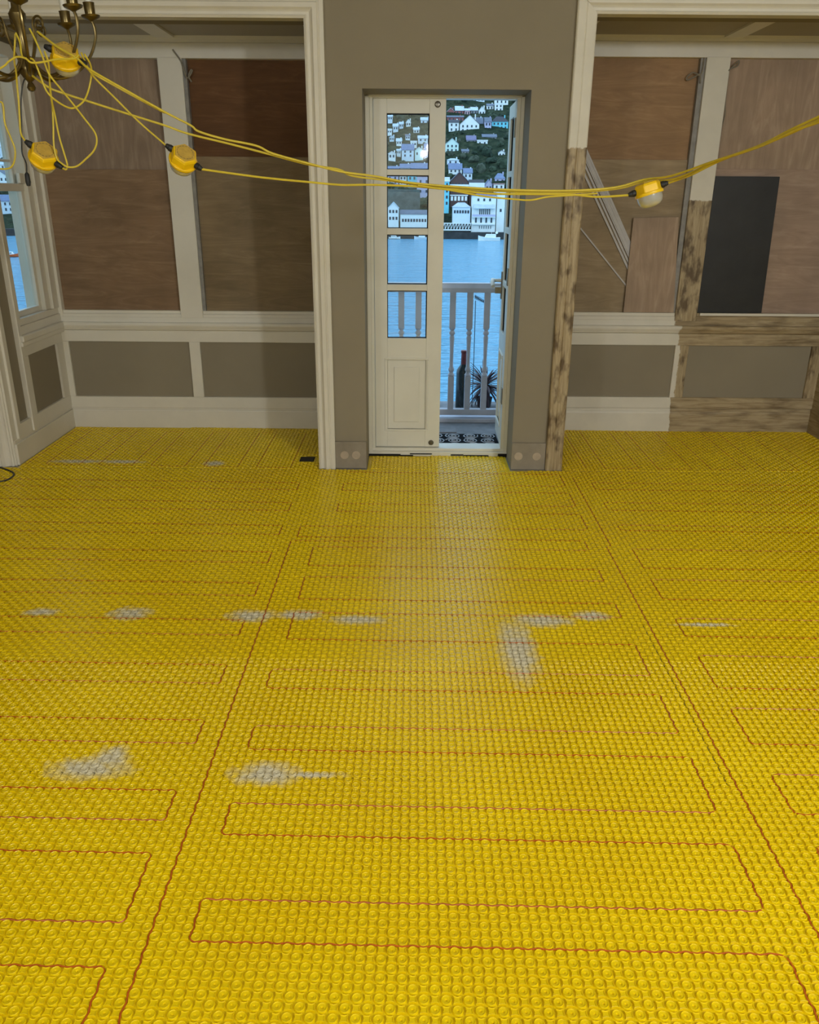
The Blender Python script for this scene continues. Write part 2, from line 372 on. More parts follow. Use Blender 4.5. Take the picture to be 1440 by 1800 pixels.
# leaf builder: hinge edge at local x=0, leaf towards s*x, room face at y=0
def leaf(name, s, w_, panes, panel, rail_edges):
    r = struct(empty(name))
    def lb(nm, m, *bx, bevel=.002):
        b = MB()
        for x0, x1, y0, y1, z0, z1 in bx:
            a, c = sorted((s*x0, s*x1)); b.box(a, c, y0, y1, z0, z1)
        return b.build(nm, m, r, bevel=bevel)
    T = .042; px0, px1 = panes[0][0], panes[0][1]
    lb('stile', M['door_white'], (0,px0,0,T,.05,2.046)); lb('stile', M['door_white'], (px1,w_,0,T,.05,2.046))
    zs = [(.05, panel[0]), (panel[1], panes[-1][2])] + [(panes[i][3], panes[i-1][2]) for i in range(len(panes)-1, 0, -1)] + [(panes[0][3], 2.046)]
    for a, b in zs: lb('rail', M['door_white'], (px0,px1,0.0005,T,a,b))
    for x0, x1, z0, z1 in panes:
        p_ = lb('pane', M['glass'], (x0,x1,.020,.024,z0,z1), bevel=0)
        b = MB()
        for q in ((x0,x0+.004,z0,z1),(x1-.006,x1,z0,z1),(x0,x1,z0,z0+.004),(x0,x1,z1-.005,z1)):
            a, c = sorted((s*q[0], s*q[1])); b.box(a, c, .012, .030, q[2], q[3])
        b.build('glazing_seal', M['dark'], p_)
    a0, a1 = px0, px1
    pn = lb('lower_panel', M['door_white'], (a0,a1,.012,.030,panel[0],panel[1]), (a0+.04,a1-.04,.004,.012,panel[0]+.045,panel[1]-.045), bevel=.004)
    m_ = .012
    lb('panel_moulding', M['door_white'], (a0-.018,a1+.018,-.006,.012,panel[0]-.012,panel[0]), (a0-.018,a1+.018,-.006,.012,panel[1],panel[1]+m_),
       (a0-.018,a0-.006,-.006,.012,panel[0],panel[1]), (a1+.006,a1+.018,-.006,.012,panel[0],panel[1]), bevel=.003)
    return r, lb
PZ = [(1.686,1.972),(1.370,1.655),(1.054,1.335),(.737,1.018)]
lf, lb = leaf('door_2', 1, .404, [(.075,.313,a,b) for a, b in PZ], (.165,.605), None)
lf.location = (-.218, 4.990, 0)
for bx_, bz in ((.357,2.018),(.352,.078)):
    MB().lathe([(.016,0),(.017,.004),(.013,.010),(.011,.005),(.004,.006)], 16, Matrix.Translation((bx_,0,bz)) @ Matrix.Rotation(R(90),4,'X')).build('bolt', M['chrome'], lf, True)
rf, rb = leaf('door_3', -1, .375, [(.070,.290,a,b) for a, b in PZ], (.165,.605), None)
rf.location = (.578, 5.045, 0); rf.rotation_euler = (0, 0, R(-91))
hd = rb('handle_plate', M['chrome'], (.318,.352,-.008,0,.93,1.10))
b = MB(); b.lathe([(.012,0),(.010,.03),(.012,.045)], 12, Matrix.Translation((-.335,-.006,1.045)) @ Matrix.Rotation(R(90),4,'X')); b.tube([(-.335,-.050,1.045),(-.300,-.066,1.050),(-.250,-.070,1.040),(-.225,-.066,1.020)], .013, 10)
b.build('lever', M['bulb'], rf, True)
rb('lock_cylinder', M['hinge'], (.320,.350,-.045,-.006,.965,1.005))

# ------------------------------------------------------------------ plywood over the windows
PLY = dict(a=ply('plywood_grey_brown', S(158,136,116), S(182,160,138), True), b=ply('plywood_brown', S(146,118,90), S(170,142,112)), c=ply('plywood_dark_red', S(116,80,48), S(136,98,64)),
           d=ply('plywood_olive', S(146,126,96), S(166,146,114)), e=ply('plywood_warm', S(170,136,100), S(190,158,120)), f=ply('plywood_tan', S(166,146,116), S(186,166,136)), g=ply('plywood_pink', S(180,156,134), S(200,178,154), True), h=ply('plywood_rose', S(176,152,134), S(194,172,152)))
def board(name, x0, x1, z0, z1, y, m, label, th=.012, cat='board'):
    o = MB().box(-(x1-x0)/2,(x1-x0)/2,0,th,0,z1-z0).build(name, m, bevel=.001); o.location = ((x0+x1)/2, y, z0); return tag(o, label, cat)
board('plywood_board', -2.37,-1.55,1.675,2.325,5.643,PLY['a'],'greyish plywood board in the upper left bay window light, below the chandelier lamps')
board('plywood_board', -2.37,-1.55,.80,1.69,5.630,PLY['b'],'brown plywood board in the lower left bay window light beside the side window')
board('plywood_board', -1.39,-.55,1.755,2.325,5.643,PLY['c'],'dark reddish plywood board at the top of the light next to the left white casing')
board('plywood_board', -1.39,-.55,.80,1.77,5.630,PLY['d'],'olive brown plywood board under the dark reddish one, next to the left white casing')
board('plywood_board', .94,1.79,1.755,2.35,5.643,PLY['e'],'warm brown plywood board with dark knots at the top left of the right bay')
board('plywood_board', .94,1.79,.80,1.77,5.630,PLY['f'],'tan plywood board behind the leaning white strips in the right bay')
board('plywood_board', 1.925,2.82,1.705,2.35,5.643,PLY['g'],'pinkish plywood board with upright grain at the top right of the right bay')
board('plywood_board', 1.925,2.82,.80,1.72,5.630,PLY['h'],'rose brown plywood board behind the black board in the right bay')
# ------------------------------------------------------------------ loose boards and strips in the right bay
o = MB().box(-.170,.170,0,.009,0,.60).build('plywood_offcut', PLY['g'], bevel=.001); o.location = (1.607,5.602,.822)
v = o.data.vertices
for q in v:
    if q.co.z > .3: q.co.x = -.166 if q.co.x < 0 else .127
    if q.co.z > .3 and q.co.x > 0: q.co.z = .608
tag(o, 'clean pinkish plywood offcut leaning on the sill in front of the white strips', 'board')
M['blackboard'] = plain('black_board_paint', S(34,34,34), .5, 0, .3, 6, .1, 30, obj=True)
o = MB().box(-.220,.220,0,.014,0,.852).build('black_board', M['blackboard'], bevel=.001); o.location = (2.150,5.602,.824)
for q in o.data.vertices:
    if q.co.z > .3: q.co.x = -.212 if q.co.x < 0 else .198
tag(o, 'black painted board standing on the stripped sill in front of plywood', 'board')
M['strip_white'] = plain('strip_paint', S(196,192,190), .5, 0, .1, 14, .1, 40)
def strip(name, a, b, wd, y, th, m, label, prof=False):
    a = Vector(a); b = Vector(b); d = (b-a).normalized(); n = Vector((-d.y, d.x)); mb = MB()
    def lay(u0, u1, y0, y1): mb.add([(a.x+n.x*u0,y0,a.y+n.y*u0),(b.x+n.x*u0,y0,b.y+n.y*u0),(b.x+n.x*u1,y0,b.y+n.y*u1),(a.x+n.x*u1,y0,a.y+n.y*u1),
        (a.x+n.x*u0,y1,a.y+n.y*u0),(b.x+n.x*u0,y1,b.y+n.y*u0),(b.x+n.x*u1,y1,b.y+n.y*u1),(a.x+n.x*u1,y1,a.y+n.y*u1)],[(0,1,2,3),(7,6,5,4),(0,4,5,1),(1,5,6,2),(2,6,7,3),(3,7,4,0)])
    lay(0, wd, y, y+th)
    if prof: lay(wd*.18, wd*.42, y-.004, y); lay(wd*.72, wd*.95, y-.003, y)
    c = (a+b)/2; mb.v = [(x-c.x, yy-y, z-min(a.y,b.y)) for x, yy, z in mb.v]
    o = mb.build(name, m); o.location = (c.x, y, min(a.y, b.y)); return tag(o, label, 'strip')
strip('moulding_strip', (1.000,1.935), (1.640,.826), .040, 5.619, .008, M['strip_white'], 'widest white moulded strip leaning from the bare casing down behind the plywood offcut', True)
strip('moulding_strip', (1.000,1.900), (1.618,.826), .012, 5.621, .008, M['strip_white'], 'thin white strip lying just under the widest leaning moulded strip')
strip('moulding_strip', (1.000,1.845), (1.600,.826), .013, 5.618, .010, M['strip_white'], 'lowest of the three white strips leaning together at the steep angle')
strip('moulding_strip', (1.000,1.462), (1.594,.826), .009, 5.620, .008, M['strip_white'], 'lone thin white strip leaning at a flatter angle below the others')
strip('broken_strip', (1.245,1.59), (1.455,1.22), .014, 5.616, .004, M['strip_white'], 'short splintered white strip on the upper edge of the widest leaning strip')
def cordo(name, pts, r, m, label, cat='cord', n=6, k=5, group=None):
    P = smooth_path(pts, k); o_ = Vector(pts[0]); mb = MB().tube([q-o_ for q in P], r, n); o = mb.build(name, m, smooth=True); o.location = o_; return tag(o, label, cat, group)
cordo('sash_cord', [(-1.454,5.580,2.36),(-1.41,5.579,2.30),(-1.395,5.578,2.25),(-1.385,5.60,2.21),(-1.355,5.61,2.245),(-1.36,5.61,2.255),(-1.375,5.60,2.22),(-1.362,5.61,2.19)], .005, M['wire'], 'knotted sash cord hanging from the white mullion of the left bay')
cordo('sash_cord', [(1.772,5.600,2.34),(1.764,5.598,2.25),(1.72,5.615,2.262),(1.688,5.618,2.24),(1.69,5.618,2.222),(1.73,5.612,2.238),(1.758,5.600,2.25),(1.765,5.598,2.20)], .0045, M['wire'], 'looped sash cord on the left side of the right bay mullion')
cordo('sash_cord', [(1.925,5.580,2.27),(1.97,5.61,2.312),(1.992,5.615,2.328),(1.985,5.615,2.30),(1.95,5.61,2.285),(1.930,5.590,2.26),(1.940,5.615,2.10),(1.950,5.615,2.03),(1.934,5.615,1.95)], .004, M['wire'], 'looped sash cord trailing down the right side of the right bay mullion')
cordo('floor_lead', [(-2.62,4.62,.007),(-2.51,4.645,.007),(-2.42,4.60,.007),(-2.33,4.52,.007),(-2.312,4.42,.007),(-2.35,4.37,.007),(-2.45,4.32,.007)], .0055, M['greycable'], 'dark grey cable curling over the mat at the far left casing')

# ------------------------------------------------------------------ heating mats
PP = .023095; ORG = Vector((.026, 1.319))
AR, AC = R(-1.0), R(89.8)
UV = np.array([[math.cos(AR), math.cos(AC)], [math.sin(AR), math.sin(AC)]])*PP
def l2w(u, v): q = UV @ np.array([u, v]); return q[0]+ORG.x, q[1]+ORG.y
UVI = np.linalg.inv(UV)
def mat_material():
    t = NT('yellow_mat_plastic').set(.28, 0, .5); v = t.world()
    sp = t.n('ShaderNodeSeparateXYZ'); t.l(v, sp.inputs[0]); X, Y = sp.outputs[0], sp.outputs[1]
    D = [(-.92,1.905,.17,.05),(-.87,1.95,.08,.06),(-.40,1.888,.14,.05),(-.28,1.885,.13,.020),(-.62,2.82,.13,.05),(-.43,2.83,.13,.04),(-.20,2.795,.16,.035),(.52,2.80,.17,.05),(.72,2.84,.10,.04),
         (.40,2.58,.10,.22),(1.15,2.775,.17,.022),(-1.1,2.83,.12,.05),(-1.45,2.84,.10,.03),(-2.05,4.77,.26,.035),(-1.78,4.77,.20,.035),(-1.2,4.75,.09,.05)]
    mx = None
    for cx, cy, rx, ry in D:
        ry *= 1.0 if ry < .025 else 1.45
        a = t.math('MULTIPLY', t.math('SUBTRACT', X, cx), 1/rx); b = t.math('MULTIPLY', t.math('SUBTRACT', Y, cy), 1/ry)
        d = t.math('SUBTRACT', 1.15, t.math('SQRT', t.math('ADD', t.math('MULTIPLY', a, a), t.math('MULTIPLY', b, b))), clamp=True)
        mx = d if mx is None else t.math('MAXIMUM', mx, d)
    nz = t.noise(v, 26, 4, .65)
    m = t.math('MULTIPLY', t.math('SUBTRACT', t.math('ADD', mx, t.math('MULTIPLY', t.math('SUBTRACT', nz, .5), 1.1)), .30), 1.7, clamp=True)
    m = t.math('MULTIPLY', m, t.math('GREATER_THAN', mx, .02))
    yel = t.ramp(t.noise(v, 1.6, 4), [(.3, S(226,192,3)), (.5, S(231,200,4)), (.72, S(238,208,8))])
    grime = t.ramp(t.noise(v, 60, 3), [(.66, (0,0,0,1)), (.8, (1,1,1,1))])
    yel = t.mix(t.math('MULTIPLY', grime, .18), yel, S(150,112,6))
    t.base(t.mix(t.math('MULTIPLY', m, .85), yel, S(206,200,182)))
    t.l(t.math('ADD', t.math('MULTIPLY', m, .4), .28), t.b.inputs['Roughness'])
    return t.m
MATY = mat_material()
def stud_round(n, rings):
    vs_ = []; fs_ = []
    for r, z in rings:
        for k in range(n):
            a = 2*math.pi*(k+.5)/n; vs_.append((r*PP*math.cos(a), r*PP*math.sin(a), z))
    m = len(rings)
    for i in range(m-1):
        for k in range(n):
            a, b, c, d = i*n+k, i*n+(k+1)%n, (i+1)*n+(k+1)%n, (i+1)*n+k; fs_ += [(a,b,c),(a,c,d)]
    vs_.append((0,0,rings[-1][1]-.0001)); c0 = len(vs_)-1
    for k in range(n): fs_.append(((m-1)*n+k, (m-1)*n+(k+1)%n, c0))
    return np.array(vs_), np.array(fs_)
def stud_square(rings):
    vs_ = []; fs_ = []; n = 8
    for s_, z in rings:
        for k in range(8):
            a = math.pi/4*k + math.pi/4; r = (.53 if k % 2 == 0 else .285)*s_; vs_.append((r*PP*math.cos(a), r*PP*math.sin(a), z))
    m = len(rings)
    for i in range(m-1):
        for k in range(n):
            a, b, c, d = i*n+k, i*n+(k+1)%n, (i+1)*n+(k+1)%n, (i+1)*n+k; fs_ += [(a,b,c),(a,c,d)]
    vs_.append((0,0,rings[-1][1])); c0 = len(vs_)-1
    for k in range(n): fs_.append(((m-1)*n+k, (m-1)*n+(k+1)%n, c0))
    return np.array(vs_), np.array(fs_)
Z0 = .0015
RH = stud_round(14, [(.52,Z0),(.475,.0054),(.445,.0064),(.405,.0064),(.365,.0050),(.15,.0044),(.10,.0018)])
RL = stud_round(9, [(.52,Z0),(.455,.0062),(.40,.0062),(.30,.0036)])
QH = stud_square([(1.04,Z0),(.98,.0060),(.88,.0064),(.74,.0048)]); QL = stud_square([(1.04,Z0),(.94,.0060)])
def np_mesh(name, vs_, fs_):
    me = bpy.data.meshes.new(name); nv, nf = len(vs_), len(fs_)
    me.vertices.add(nv); me.vertices.foreach_set('co', vs_.astype(np.float32).ravel())
    me.loops.add(nf*3); me.loops.foreach_set('vertex_index', fs_.astype(np.int32).ravel())
    me.polygons.add(nf); me.polygons.foreach_set('loop_start', np.arange(0, nf*3, 3, dtype=np.int32))
    me.polygons.foreach_set('use_smooth', np.ones(nf, dtype=bool)); me.update(calc_edges=True); me.set_sharp_from_angle(angle=R(36)); me.materials.append(MATY); return me
def stamp(parts):
    V = []; F = []; off = 0
    for (tv, tf), C in parts:
        if len(C) == 0: continue
        k = len(tv); vv = (C[:,None,:] + tv[None]*(1+.03*rng.standard_normal((len(C),1,1)).clip(-1,1))).reshape(-1,3)
        ff = (tf[None] + (np.arange(len(C))*k)[:,None,None] + off).reshape(-1,3); V.append(vv); F.append(ff); off += len(vv)
    return np.vstack(V), np.vstack(F)
def clip(poly, x0, x1, y0, y1):
    for ax, lim, sg in ((0,x0,1),(0,x1,-1),(1,y0,1),(1,y1,-1)):
        out = []
        for i in range(len(poly)):
            a, b = poly[i], poly[(i+1)%len(poly)]; da, db = sg*(a[ax]-lim), sg*(b[ax]-lim)
            if da >= 0: out.append(a)
            if da*db < 0: t_ = da/(da-db); out.append((a[0]+(b[0]-a[0])*t_, a[1]+(b[1]-a[1])*t_))
        poly = out
        if not poly: return []
    return poly
MAIN = (-3.29,3.69,.10,4.655); BL = (-2.372,-.552,4.655,5.572); BR = (.922,2.812,4.655,5.572); RC = (-.258,.606,4.66,4.942)
BOX_HOLE = (-.688,-.60,4.806,4.912)
BANDS = [((-56,-16),[-140,-80,-20,40,100,160],MAIN,'row behind the viewer'), ((-16,24),[-172,-112,-52,8,68,128,188],MAIN,'row nearest the camera'), ((24,64),[-202,-142,-82,-22,38,98,158],MAIN,'second row from the camera'),
         ((64,105),[-174,-114,-54,6,66,126,186],MAIN,'third row from the camera'), ((105,150),[-194,-134,-74,-14,46,106,166],MAIN,'row just before the piers'),
         ((136,196),[-112,-66,0],BL,'left bay'), ((136,196),[0,82,140],BR,'right bay'), ((136,170),[-40,60],RC,'door recess')]
ORD = ['first','second','third','fourth','fifth','sixth','seventh']
G = .07; SHOW = {(24,38),(64,66)}
allnear = []
def proj(x, y, z):
    d = Vector((x,y,z))-EYE; zf = d.dot(f0); return 720+1425*d.dot(rr)/zf, 900+1425*d.dot(dd)/zf
sheets = []
for (v0, v1), us, reg, where in BANDS:
    vis = []
    for a, b in zip(us[:-1], us[1:]):
        ga = G if (v0,a) in SHOW else 0; gb = G if (v0,b) in SHOW else 0; poly = [l2w(a+ga, v0+G), l2w(b-gb, v0+G), l2w(b-gb, v1-G), l2w(a+ga, v1-G)]; poly = clip(poly, *reg)
        if len(poly) < 3: continue
        px = [proj(x, y, 0) for x, y in poly if y > .6]
        if reg is MAIN and (not px or max(q[0] for q in px) < -500 or min(q[0] for q in px) > 1940): continue
        vis.append((a, b, poly))
    for i, (a, b, poly) in enumerate(vis):
        mb = MB().prism(poly, 0, Z0, 'z'); base = mb.build('heating_mat', MATY)
        if len(vis) == 1: lab = 'yellow studded underfloor heating mat in the ' + where
        elif where.endswith('bay'): lab = 'yellow studded heating mat in the %s, %s part' % (where, 'left' if i == 0 else 'right')
        else: lab = 'yellow studded heating mat, %s from the left in the %s' % (ORD[i], where)
        tag(base, lab, 'floor mat', 'underfloor heating mats')
        I, J = np.meshgrid(np.arange(a, b), np.arange(v0, v1), indexing='ij'); I = I.ravel(); J = J.ravel()
        C = (UV @ np.vstack([I+.5, J+.5])).T + np.array([ORG.x, ORG.y]); e = .45*PP
        keep = (C[:,0] > reg[0]+e) & (C[:,0] < reg[1]-e) & (C[:,1] > reg[2]+e) & (C[:,1] < reg[3]-e) & (C[:,1] > .72) & (np.abs(C[:,0]-.05) < .60*C[:,1]+.75)
        keep &= ~((C[:,0] > BOX_HOLE[0]-e) & (C[:,0] < BOX_HOLE[1]+e) & (C[:,1] > BOX_HOLE[2]-e) & (C[:,1] < BOX_HOLE[3]+e))
        I, J, C = I[keep], J[keep], C[keep]
        if len(C) == 0: continue
        C3 = np.c_[C, np.zeros(len(C))]; rnd = (I+J) % 2 == 0; near = C[:,1] < 2.5
        for c_, rd in zip(C, rnd):
            if rd and c_[1] < 1.5:
                q = proj(c_[0], c_[1], 0)
                if 10 < q[0] < 1430 and q[1] < 1790: allnear.append((c_[1], c_[0], len(sheets)))
        sheets.append([base, C3, rnd, near])
allnear.sort(); allnear = allnear[:300]; taken = {}
for y, x, k in allnear: taken.setdefault(k, set()).add((round(x,6), round(y,6)))
stud_me = np_mesh('stud', *RH)
for k, (base, C3, rnd, near) in enumerate(sheets):
    tk = taken.get(k, set())
    single = np.array([(round(c[0],6), round(c[1],6)) in tk for c in C3]) if tk else np.zeros(len(C3), bool)
    for c in C3[single]:
        o = bpy.data.objects.new('stud', stud_me); col.objects.link(o); o.parent = base; o.location = c
    V_, F_ = stamp([(RH, C3[rnd & near & ~single]), (RL, C3[rnd & ~near]), (QH, C3[~rnd & near]), (QL, C3[~rnd & ~near])])
    o = bpy.data.objects.new('studs', np_mesh('studs', V_, F_)); col.objects.link(o); o.parent = base; o['kind'] = 'stuff'

# ------------------------------------------------------------------ heating cables threaded between the studs
def cable(paths, name, label):
    mb = MB(); Acb = .085
    for path in paths:
        pts = []
        for (ua, va), (ub, vb) in zip(path[:-1], path[1:]):
            if ua == ub:
                s_ = 1 if vb > va else -1
                for j in range(abs(vb-va)):
                    vv = va + s_*(j+.5); jj = math.floor(vv); right = (ua+jj) % 2 == 0
                    pts += [(ua+(-Acb if right else Acb), vv)]
            else:
                s_ = 1 if ub > ua else -1
                for j in range(abs(ub-ua)):
                    uu = ua + s_*(j+.5); ii = math.floor(uu); above = (ii+va) % 2 == 0
                    pts += [(uu, va+(-Acb if above else Acb))]
        W3 = [Vector((*l2w(u, v), .0040)) for u, v in pts]
        W3 = [q for q in W3 if -3.2 < q.x < 3.6]
        keep = []
        for q in W3:
            if abs(q.x-.05) < .62*q.y+.8: keep.append(q)
            elif len(keep) > 1: mb.tube(smooth_path(keep, 2), .0020, 5); keep = []
            else: keep = []
        if len(keep) > 1: mb.tube(smooth_path(keep, 2), .0020, 5)
    o = mb.build(name, M['redcable'], smooth=True); return tag(o, label, 'cable', 'heating cables')
def serp(rows, uL, uR, start):
    """boustrophedon over the given rows; start='L' means the first turn is at the left"""
    p_ = []; left = start == 'R'
    for r_ in rows:
        a, b = (uL(r_), uR(r_)) if left else (uR(r_), uL(r_))
        p_ += [(a, r_), (b, r_)]; left = not left
    out = [p_[0]]
    for q in p_[1:]:
        if q[0] != out[-1][0] and q[1] != out[-1][1]: out.append((out[-1][0], q[1]))
        out.append(q)
    return out
mid_rows = [-9,0,5,14,19,29,34,43,48,57,66,71,80,85,94]
mp = serp(mid_rows, lambda r_: -22 if r_ < 55 else -21, lambda r_: 35, 'R')
mid2 = serp([99,105,114,119,128,133,142], lambda r_: -25 if r_ < 110 else -18, lambda r_: 37 if r_ > 100 else 35, 'L')
feed = [(-26,-30),(-26,97),(-6,97)]
cable([mp, [(35,94),(35,99)], mid2, feed], 'heating_cable', 'orange heating cable zigzagging across the middle of the yellow mats')
lr = [-12,-3,2,11,16,21,30,35,44,49,58,63,72,77,86,91,100,105,114,119,128,133]
cable([serp(lr, lambda r_: -130, lambda r_: -29, 'R')], 'heating_cable', 'orange heating cable running off to the left side of the room')
rr_ = [5,14,19,26,32,40,45,54,60,66,73,81,86,95,105,108,117,122,131,136]
cable([serp(rr_, lambda r_: 44, lambda r_: 150, 'L'), [(39,-30),(39,96),(40,96),(40,140)]], 'heating_cable', 'orange heating cable running off to the right side of the room')
def bayc(us, va, vb):
    p_ = []; up = True
    for u in us: p_ += [(u, va if up else vb), (u, vb if up else va)]; up = not up
    return p_
cable([bayc([-103,-98,-89,-84,-75,-70,-61,-56,-47,-42,-33], 145, 178)], 'heating_cable', 'orange heating cable looped front to back in the left bay')
cable([bayc([45,50,59,64,73,78,87,92,101,106,115], 148, 184)], 'heating_cable', 'orange heating cable looped front to back in the right bay')
hb = empty('cable_box', (-.644,4.859,0)); hb_ = MB().box(-.045,.045,-.05,.05,-.001,.0022).build('box_rim', M['dark'], hb); MB().box(-.038,.038,-.043,.043,.0022,.003).build('box_inside', M['black'], hb)
tag(hb, 'small black cable box cut into the mat at the foot of the left casing', 'cable box')
# ------------------------------------------------------------------ festoon work lights
def festoon(loc, rot, label):
    r = empty('festoon_lamp', loc, tuple(R(a) for a in rot)); r.scale = (.87,.87,.87); tag(r, label, 'work light', 'festoon work lights')
    hexa = lambda rad, z, tw=0: [Vector((rad*math.cos(math.pi/3*k+tw), rad*math.sin(math.pi/3*k+tw), z)) for k in range(6)]
    b = MB(); rings = [hexa(.052,-.002), hexa(.053,.010), hexa(.051,.030), hexa(.046,.040)]
    b.add([q for g_ in rings for q in g_], [(i*6+k, i*6+(k+1)%6, (i+1)*6+(k+1)%6, (i+1)*6+k) for i in range(3) for k in range(6)]+[tuple(range(6))[::-1], tuple(range(18,24))])
    cap = b.build('cap', M['yellow'], r, bevel=.003)
    b = MB(); b.add(hexa(.042,.0405)+hexa(.040,.0435), [(k,(k+1)%6,6+(k+1)%6,6+k) for k in range(6)]+[tuple(range(6,12))]); ld = b.build('lid', M['yellow_lid'], r)
    b = MB()
    for k in range(16):
        a = 2*math.pi*k/16; b.box(-.0035,.0035,-.001,.001,0,.0008); 
        for i in range(len(b.v)-8, len(b.v)):
            x, y, z = b.v[i]; x += 0; b.v[i] = (.030*math.cos(a)+x*-math.sin(a)-y*math.cos(a), .030*math.sin(a)+x*math.cos(a)-y*math.sin(a), .0434+z)
    b.build('embossing', M['hinge'], ld)
    MB().lathe([(.0535,-.006),(.0545,-.003),(.0545,.003),(.052,.006)], 24).build('rim', M['yellow'], r, True)
    MB().lathe([(.048,-.003),(.0475,-.022),(.043,-.036),(.032,-.046),(.016,-.050),(.002,-.051)], 24).build('lens', M['lens'], r, True)
    for s in (-1, 1):
        MB().lathe([(.010,0),(.0125,.004),(.0125,.014),(.0105,.016),(.0105,.020),(.0075,.029),(.005,.030)], 14, Matrix.Translation((s*.048,0,.018)) @ Matrix.Rotation(R(90*s),4,'Y')).build('cable_gland', M['black'], r, True)
    return r
festoon((-1.211,2.90,1.655), (38,36,0), 'yellow capped festoon lamp hanging lowest under the chandelier, by the side window')
festoon((-1.095,2.90,1.940), (42,22,0), 'yellow capped festoon lamp lying up against the chandelier arms')
festoon((-.766,2.95,1.652), (40,33,0), 'yellow capped festoon lamp in front of the left white mullion')
festoon((.803,2.95,1.560), (-6,-17,0), 'yellow capped festoon lamp showing its clear lens in front of the right bay')
